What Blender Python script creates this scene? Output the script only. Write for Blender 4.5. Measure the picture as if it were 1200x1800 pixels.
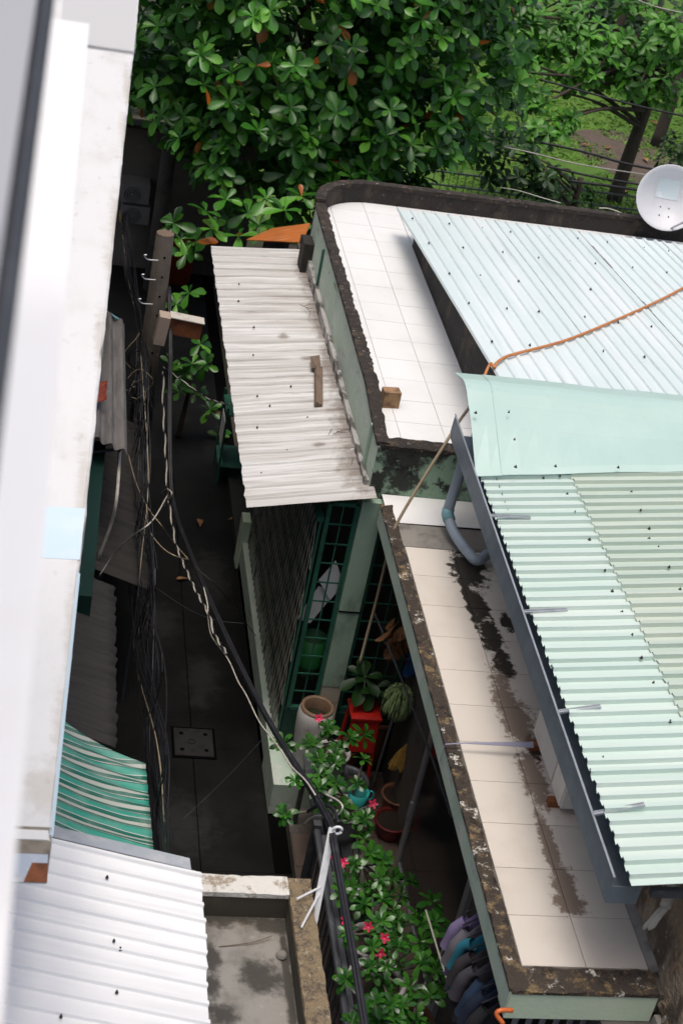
import bpy, math, random
import numpy as np
from mathutils import Vector, Matrix, Euler, noise as mnoise
R = math.radians
random.seed(7); rng = np.random.default_rng(7)
S = bpy.context.scene
for o in list(bpy.data.objects): bpy.data.objects.remove(o)
C = S.collection

# ------------------------------------------------------------------ camera
# x: across the alley (to the right), y: along the alley (away), z: up; metres
FPX, CZ = 2835.0, 10.0                       # focal length in pixels of the 1200 x 1800 photograph, eye height
pitch, roll, yaw = R(31.17), R(12.01), R(13.47)
def _axes():
    f = Vector((0, math.cos(pitch), -math.sin(pitch))); r0 = Vector((1, 0, 0)); u0 = Vector((0, math.sin(pitch), math.cos(pitch)))
    c, s = math.cos(roll), math.sin(roll)
    r = r0*c+u0*s; u = u0*c-r0*s
    T = Matrix.Rotation(-yaw, 3, 'Z')
    return T@f, T@r, T@u
FW, RT, UP = _axes()
cd = bpy.data.cameras.new('camera'); cam = bpy.data.objects.new('camera', cd); C.objects.link(cam)
m = Matrix((RT, UP, -FW)).transposed().to_4x4(); m.translation = (0, 0, CZ)
cam.matrix_world = m
cd.sensor_fit = 'VERTICAL'; cd.sensor_height = 36.0; cd.sensor_width = 24.0
cd.lens = FPX/1800*36; cd.clip_start = 0.05; cd.clip_end = 500
cd.dof.use_dof = True; cd.dof.focus_distance = 13.0; cd.dof.aperture_fstop = 3.6
S.camera = cam

# ------------------------------------------------------------------ sky, sun, exposure
SUN_EL, SUN_AZ = 81.0, 215.0                 # azimuth measured from +y clockwise
w = bpy.data.worlds.new('World'); S.world = w; w.use_nodes = True
nt = w.node_tree; bg = nt.nodes['Background']
sk = nt.nodes.new('ShaderNodeTexSky'); sk.sky_type = 'NISHITA'; sk.sun_disc = False
sk.sun_elevation = R(SUN_EL); sk.sun_rotation = R(SUN_AZ); sk.air_density = 0.8; sk.dust_density = 6.0; sk.ozone_density = 0.6
nt.links.new(sk.outputs[0], bg.inputs[0]); bg.inputs[1].default_value = 0.15
sl = bpy.data.lights.new('sun', 'SUN'); sl.energy = 1.25; sl.angle = R(24); sl.color = (1.0, 0.975, 0.94)
so = bpy.data.objects.new('sun', sl); C.objects.link(so)
el, az = R(SUN_EL), R(SUN_AZ)
so.rotation_euler = Vector((-math.sin(az)*math.cos(el), -math.cos(az)*math.cos(el), -math.sin(el))).to_track_quat('-Z', 'Y').to_euler()
so.location = (0, 0, 30)
S.view_settings.view_transform = 'Standard'; S.view_settings.look = 'None'
S.view_settings.gamma = 1.0; S.view_settings.use_curve_mapping = False
S.view_settings.exposure = 0.10
S.render.engine = 'CYCLES'

# ------------------------------------------------------------------ pixel -> point on a known plane
def ray(px, py): return FW + RT*((px-600)/FPX) - UP*((py-900)/FPX)
O = Vector((0, 0, CZ))
def PZ(px, py, z): d = ray(px, py); return O + d*((z-CZ)/d.z)
def PX(px, py, x): d = ray(px, py); return O + d*(x/d.x)
def PY(px, py, y): d = ray(px, py); return O + d*(y/d.y)
def PP(px, py, p0, n): d = ray(px, py); n = Vector(n); return O + d*((Vector(p0)-O).dot(n)/d.dot(n))

# ------------------------------------------------------------------ materials
MATS = {}
def mat(name, base, rough=0.7, layers=(), bump=None, metallic=0.0, spec=0.5, objvar=0.0, coat=0.0, alpha=None, transl=0.0, stretch=(1, 1, 1)):
    """layers: (colour, scale, lo, hi, strength[, stretch, detail]); noise in world space mixes each colour over the last."""
    M = bpy.data.materials.new(name); M.use_nodes = True
    t = M.node_tree; N = t.nodes; L = t.links
    b = N['Principled BSDF']; b.inputs['Roughness'].default_value = rough; b.inputs['Metallic'].default_value = metallic
    b.inputs['Specular IOR Level'].default_value = spec
    if coat: b.inputs['Coat Weight'].default_value = coat; b.inputs['Coat Roughness'].default_value = .15
    geo = N.new('ShaderNodeNewGeometry')
    col = N.new('ShaderNodeRGB'); col.outputs[0].default_value = (*base, 1); out = col.outputs[0]
    seed = sum(ord(c) for c in name) % 97
    for i, ly in enumerate(layers):
        c, sc, lo, hi, st = ly[:5]; strv = ly[5] if len(ly) > 5 and ly[5] else stretch; det = ly[6] if len(ly) > 6 else 6
        mp = N.new('ShaderNodeMapping'); mp.inputs['Scale'].default_value = strv; mp.inputs['Location'].default_value = (seed+i*7.3, i*3.1, seed*.37)
        L.new(geo.outputs['Position'], mp.inputs[0])
        nz = N.new('ShaderNodeTexNoise'); nz.inputs['Scale'].default_value = sc; nz.inputs['Detail'].default_value = det; nz.inputs['Roughness'].default_value = .76 if det > 8 else .62
        L.new(mp.outputs[0], nz.inputs['Vector'])
        mr = N.new('ShaderNodeMapRange'); mr.inputs['From Min'].default_value = lo; mr.inputs['From Max'].default_value = hi; mr.inputs['To Max'].default_value = st; mr.interpolation_type = 'SMOOTHSTEP'
        L.new(nz.outputs['Fac'], mr.inputs['Value'])
        mx = N.new('ShaderNodeMix'); mx.data_type = 'RGBA'; mx.inputs['B'].default_value = (*c, 1)
        L.new(mr.outputs[0], mx.inputs['Factor']); L.new(out, mx.inputs['A']); out = mx.outputs['Result']
    if objvar:
        oi = N.new('ShaderNodeObjectInfo'); mr = N.new('ShaderNodeMapRange'); mr.inputs['To Min'].default_value = 1-objvar; mr.inputs['To Max'].default_value = 1+objvar
        L.new(oi.outputs['Random'], mr.inputs['Value'])
        hs = N.new('ShaderNodeHueSaturation'); L.new(mr.outputs[0], hs.inputs['Value']); L.new(out, hs.inputs['Color']); out = hs.outputs[0]
    L.new(out, b.inputs['Base Color'])
    if bump:
        nz = N.new('ShaderNodeTexNoise'); nz.inputs['Scale'].default_value = bump[0]; nz.inputs['Detail'].default_value = 5
        L.new(geo.outputs['Position'], nz.inputs['Vector'])
        bp = N.new('ShaderNodeBump'); bp.inputs['Strength'].default_value = bump[1]; bp.inputs['Distance'].default_value = bump[2] if len(bump) > 2 else .01
        L.new(nz.outputs['Fac'], bp.inputs['Height']); L.new(bp.outputs[0], b.inputs['Normal'])
    MATS[name] = M
    M['out'] = 0
    return M

def blobs(M, color, items, nscale=9.0, edge=.35, strength=.95, rough=None):
    """stains, painted shade or sheen with a shape of their own: (x, y, rx, ry) ellipses in plan with noisy edges, mixed over the colour."""
    t = M.node_tree; N = t.nodes; L = t.links; b = N['Principled BSDF']
    src = b.inputs['Base Color'].links[0].from_socket
    geo = N.new('ShaderNodeNewGeometry')
    nz = N.new('ShaderNodeTexNoise'); nz.inputs['Scale'].default_value = nscale; nz.inputs['Detail'].default_value = 9; nz.inputs['Roughness'].default_value = .68
    L.new(geo.outputs['Position'], nz.inputs['Vector'])
    acc = None
    for (x, y, rx, ry) in items:
        mp = N.new('ShaderNodeMapping'); mp.vector_type = 'POINT'
        mp.inputs['Scale'].default_value = (1/rx, 1/ry, 0); mp.inputs['Location'].default_value = (-x/rx, -y/ry, 0)
        L.new(geo.outputs['Position'], mp.inputs[0])
        ln = N.new('ShaderNodeVectorMath'); ln.operation = 'LENGTH'; L.new(mp.outputs[0], ln.inputs[0])
        if acc is None: acc = ln.outputs['Value']
        else:
            mn = N.new('ShaderNodeMath'); mn.operation = 'MINIMUM'; L.new(acc, mn.inputs[0]); L.new(ln.outputs['Value'], mn.inputs[1]); acc = mn.outputs[0]
    ad = N.new('ShaderNodeMath'); ad.operation = 'MULTIPLY_ADD'; ad.inputs[1].default_value = 2.6; L.new(nz.outputs['Fac'], ad.inputs[0])
    L.new(acc, ad.inputs[2])                       # noise*2.6 + distance
    mr = N.new('ShaderNodeMapRange'); mr.interpolation_type = 'SMOOTHSTEP'
    mr.inputs['From Min'].default_value = 2.15+edge; mr.inputs['From Max'].default_value = 2.15-edge; mr.inputs['To Max'].default_value = strength
    mr.inputs['From Min'].default_value, mr.inputs['From Max'].default_value = 2.15-edge, 2.15+edge
    mr.inputs['To Min'].default_value, mr.inputs['To Max'].default_value = strength, 0
    L.new(ad.outputs[0], mr.inputs['Value'])
    mx = N.new('ShaderNodeMix'); mx.data_type = 'RGBA'; mx.inputs['B'].default_value = (*color, 1)
    L.new(mr.outputs[0], mx.inputs['Factor']); L.new(src, mx.inputs['A']); L.new(mx.outputs['Result'], b.inputs['Base Color'])

def leafmat(name, cols, rough=.38, odd=None):
    M = bpy.data.materials.new(name); M.use_nodes = True
    t = M.node_tree; N = t.nodes; L = t.links; b = N['Principled BSDF']
    b.inputs['Roughness'].default_value = rough; b.inputs['Specular IOR Level'].default_value = .42
    geo = N.new('ShaderNodeNewGeometry'); oi = N.new('ShaderNodeObjectInfo')
    a = N.new('ShaderNodeMath'); a.operation = 'ADD'; L.new(geo.outputs['Random Per Island'], a.inputs[0]); L.new(oi.outputs['Random'], a.inputs[1])
    fr = N.new('ShaderNodeMath'); fr.operation = 'FRACT'; L.new(a.outputs[0], fr.inputs[0])
    cr = N.new('ShaderNodeValToRGB'); e = cr.color_ramp.elements
    for i, c in enumerate(cols):
        p = i/(len(cols)-1)*(.97 if odd else 1)
        if i < 2: e[i].position = p; e[i].color = (*c, 1)
        else: q = e.new(p); q.color = (*c, 1)
    if odd: q = e.new(.985); q.color = (*cols[-1], 1); q = e.new(.992); q.color = (*odd, 1)
    L.new(fr.outputs[0], cr.inputs[0])
    nz = N.new('ShaderNodeTexNoise'); nz.inputs['Scale'].default_value = 1.3; L.new(geo.outputs['Position'], nz.inputs['Vector'])
    hs = N.new('ShaderNodeHueSaturation'); mr = N.new('ShaderNodeMapRange'); mr.inputs['From Min'].default_value = .3; mr.inputs['From Max'].default_value = .7; mr.inputs['To Min'].default_value = .65; mr.inputs['To Max'].default_value = 1.35
    L.new(nz.outputs['Fac'], mr.inputs['Value']); L.new(mr.outputs[0], hs.inputs['Value']); L.new(cr.outputs[0], hs.inputs['Color'])
    L.new(hs.outputs[0], b.inputs['Base Color'])
    tr = N.new('ShaderNodeBsdfTranslucent'); L.new(hs.outputs[0], tr.inputs[0])
    ms = N.new('ShaderNodeMixShader'); ms.inputs[0].default_value = .22
    L.new(b.outputs[0], ms.inputs[1]); L.new(tr.outputs[0], ms.inputs[2]); L.new(ms.outputs[0], N['Material Output'].inputs[0])
    MATS[name] = M; return M

def stripemat(name, stops, rough=.5, axis='Y', lo=0., hi=1., period=None):
    """flat printed stripes across a sheet."""
    M = bpy.data.materials.new(name); M.use_nodes = True
    t = M.node_tree; N = t.nodes; L = t.links; b = N['Principled BSDF']; b.inputs['Roughness'].default_value = rough
    geo = N.new('ShaderNodeNewGeometry'); sp = N.new('ShaderNodeSeparateXYZ')
    nz = N.new('ShaderNodeTexNoise'); nz.inputs['Scale'].default_value = 2.0; L.new(geo.outputs['Position'], nz.inputs['Vector'])
    L.new(geo.outputs['Position'], sp.inputs[0])
    ad = N.new('ShaderNodeMath'); ad.operation = 'MULTIPLY_ADD'; ad.inputs[1].default_value = .03; L.new(nz.outputs['Fac'], ad.inputs[0]); L.new(sp.outputs[axis], ad.inputs[2])
    dv = N.new('ShaderNodeMath'); dv.operation = 'DIVIDE'; dv.inputs[1].default_value = period; L.new(ad.outputs[0], dv.inputs[0])
    fr = N.new('ShaderNodeMath'); fr.operation = 'FRACT'; L.new(dv.outputs[0], fr.inputs[0])
    cr = N.new('ShaderNodeValToRGB'); cr.color_ramp.interpolation = 'CONSTANT'; e = cr.color_ramp.elements
    for i, (p, c) in enumerate(stops):
        if i < 2: e[i].position = p; e[i].color = (*c, 1)
        else: q = e.new(p); q.color = (*c, 1)
    L.new(fr.outputs[0], cr.inputs[0])
    n2 = N.new('ShaderNodeTexNoise'); n2.inputs['Scale'].default_value = 6; n2.inputs['Detail'].default_value = 8; L.new(geo.outputs['Position'], n2.inputs['Vector'])
    mr = N.new('ShaderNodeMapRange'); mr.inputs['From Min'].default_value = .45; mr.inputs['From Max'].default_value = .75; mr.inputs['To Max'].default_value = .35; L.new(n2.outputs['Fac'], mr.inputs['Value'])
    mx = N.new('ShaderNodeMix'); mx.data_type = 'RGBA'; mx.inputs['B'].default_value = (.45, .5, .45, 1); L.new(mr.outputs[0], mx.inputs['Factor']); L.new(cr.outputs[0], mx.inputs['A'])
    L.new(mx.outputs['Result'], b.inputs['Base Color']); MATS[name] = M; return M

BLK = (.012, .011, .010)
M_tileU = mat('tile_white', (.765, .77, .755), .34, [((.66, .655, .63), 2.2, .45, .8, .6), ((.50, .47, .41), 5, .60, .78, .4, None, 12), ((.36, .33, .28), 22, .69, .79, .6)], objvar=.03)
M_tileL = mat('tile_cream', (.63, .58, .51), .34, [((.50, .44, .37), 2.2, .45, .8, .6), ((.16, .12, .09), 40, .70, .78, .6)], objvar=.035)
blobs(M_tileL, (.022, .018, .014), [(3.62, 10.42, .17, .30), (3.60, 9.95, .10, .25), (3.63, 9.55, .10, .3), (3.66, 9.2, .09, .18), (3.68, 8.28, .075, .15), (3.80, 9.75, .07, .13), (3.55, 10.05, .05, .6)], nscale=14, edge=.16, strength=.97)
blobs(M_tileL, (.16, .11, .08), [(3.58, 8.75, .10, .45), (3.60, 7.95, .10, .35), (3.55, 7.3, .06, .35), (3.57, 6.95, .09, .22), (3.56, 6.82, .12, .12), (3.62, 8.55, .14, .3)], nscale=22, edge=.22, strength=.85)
M_grout = mat('grout_dark', (.12, .105, .09), .9, [((.05, .045, .04), 8, .45, .7, .8)])
M_crust = mat('lichen_crust', (.050, .038, .029), .95, [((.27, .19, .09), 9, .51, .62, .85, None, 12), ((.012, .010, .009), 6, .52, .62, .92, None, 12), ((.66, .63, .55), 8, .565, .615, .95, None, 12), ((.06, .048, .035), 70, .52, .62, .75)], bump=(70, 1.0, .02))
M_crustdark = mat('lichen_dark', (.034, .027, .022), .95, [((.15, .105, .06), 10, .52, .64, .85, None, 12), ((.010, .009, .009), 7, .5, .62, .85, None, 12), ((.46, .43, .38), 16, .60, .66, .9, None, 12), ((.03, .024, .02), 70, .5, .6, .7)], bump=(60, 1.0, .02))
M_green = mat('green_paint', (.46, .56, .46), .75, [((.56, .58, .54), 6, .54, .61, .8, (1, .5, 1.2)), ((.06, .07, .055), 7, .58, .74, .85, (1, .6, 1.4)), ((.33, .42, .34), 2.5, .4, .7, .5)], bump=(40, .25, .01))
M_green_lit = mat('green_paint_front', (.58, .70, .52), .75, [((.66, .71, .57), 5, .5, .7, .6), ((.30, .35, .25), 7, .58, .76, .65, None, 12), ((.82, .84, .77), 30, .70, .74, .8)], bump=(40, .2, .01))  # paler copy of the parapet green; light on its near face is painted in
M_pillar = mat('green_pillar', (.30, .42, .32), .75, [((.10, .14, .105), 3.0, .48, .74, .8, (1, 1, .5)), ((.40, .50, .39), 9, .55, .75, .5), ((.04, .045, .04), 30, .68, .76, .7)], bump=(50, .2, .01))
M_mould = mat('mould_wall', (.030, .036, .028), .9, [((.27, .41, .29), 3.2, .46, .56, .95), ((.008, .008, .007), 7, .53, .64, .95), ((.46, .54, .43), 16, .60, .70, .7)], bump=(60, .6, .02))
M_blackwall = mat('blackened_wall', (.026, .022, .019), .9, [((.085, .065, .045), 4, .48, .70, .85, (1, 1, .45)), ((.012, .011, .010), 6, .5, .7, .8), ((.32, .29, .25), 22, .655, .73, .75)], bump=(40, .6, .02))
M_brownwall = mat('brown_stained_wall', (.30, .235, .165), .9, [((.075, .055, .04), 4, .42, .58, .92, (1, 1, .4)), ((.42, .26, .11), 6, .53, .68, .8, (1, 1, .5)), ((.55, .52, .46), 16, .62, .70, .75)], bump=(22, .9, .04))
M_cement = mat('cement', (.24, .225, .20), .9, [((.10, .09, .08), 5, .45, .7, .8), ((.36, .35, .32), 18, .6, .75, .5)], bump=(60, .4, .01))
M_basin = mat('basin_floor', (.27, .255, .225), .6, [((.14, .13, .11), 4, .42, .68, .8), ((.40, .38, .34), 12, .58, .75, .6), ((.17, .125, .06), 3, .58, .75, .6)], bump=(60, .4, .01))
blobs(M_basin, (.035, .03, .022), [(1.60, 6.23, .13, .15), (1.30, 6.15, .06, .12), (1.35, 5.95, .12, .08), (1.42, 6.66, .2, .09), (1.32, 6.35, .06, .12), (1.7, 6.62, .12, .08), (1.55, 5.75, .1, .1), (1.75, 6.2, .03, .6)], nscale=9, edge=.35, strength=.9)  # wet stains; the dark rims along the upstands also paint in their shade
M_basinrim = mat('basin_rim', (.25, .185, .105), .95, [((.08, .062, .045), 14, .47, .60, .85, None, 12), ((.50, .44, .32), 22, .555, .64, .75, None, 12), ((.028, .022, .018), 9, .56, .66, .9, None, 12), ((.30, .25, .17), 80, .5, .62, .6)], bump=(80, 1.0, .02))
M_basinrimw = mat('basin_rim_pale', (.66, .64, .58), .9, [((.26, .19, .12), 7, .52, .62, .85, None, 12), ((.06, .05, .04), 16, .58, .66, .9, None, 12)], bump=(60, .6, .01))
M_basindark = mat('basin_inner', (.055, .047, .033), .9, [((.13, .11, .07), 5, .5, .7, .7, (1, 1, .3))])
M_roofU = mat('roof_cyan', (.62, .71, .70), .36, [((.73, .775, .765), 1.5, .4, .7, .8, (2, .25, 1)), ((.40, .43, .41), 4, .56, .76, .55, (4, .12, 1)), ((.45, .40, .33), 3, .62, .78, .45, (3, .4, 1), 12), ((.22, .21, .19), 45, .70, .78, .6)], objvar=.03)
M_roofL = mat('roof_mint', (.50, .615, .555), .36, [((.60, .67, .615), 2, .4, .7, .8, (.25, 3, 1)), ((.40, .45, .39), 6, .58, .8, .55, (.2, 3, 1)), ((.20, .19, .15), 55, .74, .80, .5)], objvar=.03)
M_roofL2 = mat('roof_sage', (.42, .51, .435), .42, [((.52, .57, .485), 3, .42, .7, .8, (.2, 3, 1)), ((.33, .36, .29), 6, .56, .8, .5, (.2, 3, 1))], objvar=.03)
M_flash = mat('flashing_mint', (.40, .555, .50), .38, [((.47, .61, .56), 1.2, .4, .7, .7), ((.31, .41, .36), 5, .56, .76, .5, None, 12), ((.40, .38, .30), 8, .66, .76, .5, None, 12), ((.2, .2, .17), 50, .72, .79, .6)], bump=(3, .2, .02))
M_awn = mat('awning_weathered', (.51, .50, .475), .55, [((.66, .66, .645), 2.0, .45, .62, .85, (.3, 6, 1)), ((.33, .30, .265), 3.5, .48, .70, .8, (.25, 6, 1)), ((.17, .135, .10), 42, .69, .76, .8), ((.26, .225, .185), 8, .60, .78, .6, (.3, 3, 1))])
blobs(M_awn, (.16, .125, .095), [(2.90, 15.9, .12, .5), (2.90, 14.8, .10, .7), (2.90, 13.6, .11, .7), (2.90, 12.6, .14, .6), (2.88, 11.8, .16, .5), (2.7, 13.9, .12, .04), (2.6, 12.2, .06, .05), (2.5, 14.4, .05, .05)], nscale=9, edge=.55, strength=.72)
M_wroof = mat('roof_white', (.85, .85, .835), .42, [((.74, .745, .74), 2.5, .45, .7, .7, (.25, 4, 1)), ((.50, .47, .42), 7, .66, .82, .5, (.2, 3, 1)), ((.20, .18, .15), 60, .75, .80, .6)], objvar=.02)
M_grey_sheet = mat('fibre_cement_grey', (.21, .195, .18), .85, [((.11, .10, .09), 4, .42, .68, .8, (4, .5, 1)), ((.30, .28, .265), 9, .58, .75, .6)], bump=(50, .2, .01))
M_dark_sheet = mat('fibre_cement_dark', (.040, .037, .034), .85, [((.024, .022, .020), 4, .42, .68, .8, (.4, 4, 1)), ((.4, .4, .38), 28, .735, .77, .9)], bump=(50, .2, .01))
M_galv = mat('galvanised_gutter', (.20, .25, .29), .42, [((.30, .35, .39), 4, .4, .7, .7), ((.13, .16, .18), 14, .55, .75, .6)], metallic=.45)
M_galvlight = mat('galvanised_light', (.50, .53, .55), .4, [((.34, .36, .38), 9, .45, .7, .7)], metallic=.5)
M_steel_dark = mat('steel_dark', (.07, .075, .085), .5, [((.13, .14, .15), 8, .5, .7, .7)], metallic=.4)
M_white = mat('white_paint', (.66, .66, .645), .6, [((.56, .55, .52), 3.0, .45, .75, .7, (1, .4, 1)), ((.40, .38, .33), 11, .58, .78, .6, (1, .5, 1)), ((.28, .25, .20), 40, .70, .78, .6)], bump=(40, .15, .01))
blobs(M_white, (.36, .31, .23), [(.70, 14.2, .05, .5), (.60, 12.0, .045, .8), (.50, 10.0, .05, .5), (.40, 7.9, .05, .7), (.35, 6.6, .04, .6), (.32, 5.9, .05, .4), (.25, 5.5, .12, .18), (.74, 15.5, .04, .6), (.57, 11.3, .06, .3)], nscale=12, edge=.6, strength=.42)
M_whitenear = mat('white_paint_clean', (.78, .78, .77), .55, [((.70, .68, .62), 2.5, .5, .8, .6)])
M_paleblue = mat('pale_blue_paint', (.56, .69, .76), .6, [((.64, .73, .78), 5, .45, .7, .6)])
M_grime = mat('grime', (.20, .175, .14), .9, [((.09, .075, .055), 7, .45, .7, .8), ((.42, .40, .36), 13, .6, .75, .6)], bump=(50, .5, .01))
M_rust = mat('rust', (.20, .065, .022), .85, [((.07, .025, .012), 9, .45, .7, .8), ((.33, .13, .04), 14, .55, .75, .6)], bump=(60, .4, .01))
M_rustorange = mat('rust_orange_sheet', (.42, .125, .022), .6, [((.55, .30, .16), 5, .56, .68, .7, (.4, 3, 1)), ((.22, .055, .015), 6, .5, .7, .7, (.5, 3, 1))])
M_lattice = mat('lattice_steel', (.40, .40, .33), .6, [((.10, .17, .13), 4, .50, .64, .85), ((.55, .52, .43), 16, .56, .70, .7)], metallic=.0)
M_gridgreen = mat('green_grille_paint', (.022, .115, .075), .5, [((.012, .05, .035), 7, .45, .7, .8), ((.08, .2, .14), 20, .62, .75, .6)])
M_pole = mat('concrete_pole', (.070, .058, .047), .9, [((.042, .035, .029), 5, .42, .7, .8), ((.11, .092, .075), 20, .58, .75, .6)], bump=(60, .3, .01))
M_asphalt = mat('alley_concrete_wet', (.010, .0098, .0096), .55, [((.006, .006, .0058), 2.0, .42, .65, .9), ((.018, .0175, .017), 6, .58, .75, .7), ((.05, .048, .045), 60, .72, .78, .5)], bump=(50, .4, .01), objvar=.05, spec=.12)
blobs(M_asphalt, (.055, .053, .051), [(2.0, 12.7, .18, .35), (1.95, 12.35, .1, .12), (1.7, 10.6, .3, .4), (2.2, 14.5, .2, .5), (1.6, 13.6, .2, .3)], nscale=10, edge=.6, strength=.35)  # pale patches; those just beyond the drain cover paint a wet highlight
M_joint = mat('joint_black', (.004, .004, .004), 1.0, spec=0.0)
M_iron = mat('cast_iron', (.030, .029, .028), .6, [((.018, .017, .016), 9, .45, .7, .8)], bump=(90, .3, .005), spec=.1)
M_soil = mat('bare_ground', (.055, .045, .033), .95, [((.03, .026, .02), 3, .45, .7, .8), ((.04, .06, .02), 1.2, .5, .7, .8)], bump=(20, .5, .02))
M_lawn = mat('lawn_ground', (.07, .15, .014), .95, [((.09, .18, .015), 1.1, .45, .65, .8), ((.12, .095, .045), .9, .62, .70, .8), ((.04, .09, .010), 5, .5, .7, .7)], bump=(20, .5, .02))
M_trunk = mat('bark', (.060, .045, .034), .95, [((.03, .022, .017), 9, .45, .7, .8, (1, 1, .25))], bump=(30, .8, .02))
M_cable = mat('black_cable', (.014, .014, .017), .5, [((.05, .05, .06), 9, .5, .7, .5)])
M_cablew = mat('white_cable', (.55, .52, .45), .6, [((.35, .31, .25), 12, .5, .7, .7)])
M_cableb = mat('beige_cable', (.42, .34, .22), .6, [((.30, .22, .13), 8, .5, .7, .7)])
M_cableo = mat('orange_cable', (.50, .19, .055), .55, [((.36, .13, .045), 5, .5, .7, .7)])
M_pvc = mat('grey_pvc', (.30, .36, .41), .4, [((.22, .26, .30), 7, .5, .7, .6), ((.1, .1, .1), 60, .72, .77, .6)])
M_pvcteal = mat('teal_pvc', (.22, .42, .46), .4, [((.3, .45, .48), 7, .5, .7, .6)])
M_acwhite = mat('ac_white', (.66, .64, .58), .45, [((.52, .49, .43), 5, .5, .75, .6)])
M_wood = mat('weathered_wood', (.17, .12, .085), .85, [((.07, .05, .038), 9, .45, .7, .8, (4, .6, 1)), ((.28, .22, .17), 14, .58, .75, .6, (4, .6, 1))], bump=(60, .4, .01))
M_woodblock = mat('wood_block', (.30, .18, .09), .85, [((.09, .055, .035), 9, .45, .65, .8)], bump=(60, .4, .01))
M_screw = mat('rubber_washer', (.02, .02, .02), .7)
M_dish = mat('dish_grey', (.60, .61, .63), .45, [((.50, .50, .50), 3, .5, .75, .6), ((.42, .37, .29), 5, .62, .8, .5)])
M_sticker = mat('dish_sticker', (.58, .66, .68), .5, [((.44, .66, .50), 4, .5, .65, .8), ((.72, .75, .78), 12, .55, .65, .7)])
M_dirtwall = mat('far_wall', (.12, .105, .085), .9, [((.06, .052, .042), 2, .42, .68, .8, (1, 1, .5)), ((.17, .15, .12), 8, .58, .75, .5)])
M_darkgreenwall = mat('dark_green_metal', (.012, .045, .034), .55, [((.007, .024, .018), 3, .45, .7, .8)], spec=.25)
M_pinktile = mat('courtyard_tile', (.125, .092, .075), .45, [((.08, .058, .048), 3, .45, .7, .7)], objvar=.05)
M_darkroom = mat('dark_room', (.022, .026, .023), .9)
M_glass = mat('dark_door_glass', (.018, .022, .024), .12)
M_alu = mat('aluminium', (.42, .44, .46), .4, [((.30, .31, .33), 9, .5, .7, .5)], metallic=.5)
M_pot = mat('white_pot', (.50, .49, .47), .6, [((.36, .34, .30), 6, .5, .7, .7), ((.16, .13, .10), 18, .66, .75, .6)])
M_potgrey = mat('grey_pot', (.34, .345, .34), .7, [((.22, .22, .20), 6, .5, .7, .7)])
M_potbrown = mat('brown_pot', (.20, .085, .045), .6, [((.10, .05, .03), 8, .5, .7, .7)])
M_potsoil = mat('pot_soil', (.030, .022, .014), .95, bump=(60, .8, .02))
M_rimbrown = mat('pot_rim_brown', (.16, .10, .06), .6, [((.08, .05, .03), 8, .5, .7, .7)])
M_red = mat('red_plastic', (.40, .015, .010), .35)
M_teal = mat('teal_plastic', (.03, .30, .29), .35)
M_mop = mat('mop_green', (.30, .40, .17), .95, [((.18, .26, .10), 20, .45, .65, .8)])
M_blue = mat('blue_rope', (.03, .12, .32), .7)
M_dry = mat('dry_leaf', (.26, .12, .045), .8, [((.12, .055, .025), 12, .45, .65, .8)], objvar=.3)
M_broom = mat('broom_straw', (.42, .26, .05), .9, [((.25, .13, .03), 20, .45, .65, .8)])
M_bgreen = mat('green_stick', (.02, .25, .06), .4)
M_byellow = mat('yellow_stick', (.55, .36, .04), .45)
M_stem = mat('grey_stem', (.16, .15, .12), .85)
M_pink = mat('pink_petal', (.52, .02, .075), .5, objvar=.25)
M_paper = mat('white_paper', (.66, .66, .66), .8)
M_strap = mat('grey_strap', (.24, .24, .32), .6)
M_leafA = leafmat('almond_leaf', [(.014, .070, .010), (.034, .145, .014), (.060, .22, .020), (.022, .10, .014), (.12, .34, .032), (.028, .125, .014)], .34, odd=(.50, .13, .015))
M_leafB = leafmat('bright_leaf', [(.022, .10, .008), (.055, .20, .012), (.09, .28, .02), (.030, .13, .010)], .45)
M_leafC = leafmat('dark_leaf', [(.008, .035, .006), (.016, .06, .009), (.011, .043, .008), (.025, .08, .012)], .5)
M_leafD = leafmat('desert_rose_leaf', [(.012, .065, .010), (.03, .13, .016), (.06, .20, .025), (.018, .085, .013)], .26)
M_grass = leafmat('grass_blade', [(.06, .16, .010), (.09, .21, .012), (.12, .22, .02), (.07, .17, .010)], .6)
SHIRT = {n: mat('cloth_'+n, c, .95, bump=(120, .3, .004)) for n, c in dict(lilac=(.20, .16, .30), grey=(.12, .115, .135), teal=(.015, .15, .21), charcoal=(.035, .030, .035), slate=(.055, .052, .065), navy=(.012, .03, .065), ink=(.010, .018, .04), black=(.012, .012, .016)).items()}
M_stripe = stripemat('awning_stripes', [(0, (.50, .52, .46)), (.12, (.003, .14, .095)), (.31, (.58, .62, .56)), (.345, (.045, .36, .265)), (.68, (.004, .06, .045)), (.73, (.58, .62, .56)), (.765, (.003, .14, .095)), (.93, (.50, .52, .46))], period=.150)

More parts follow.
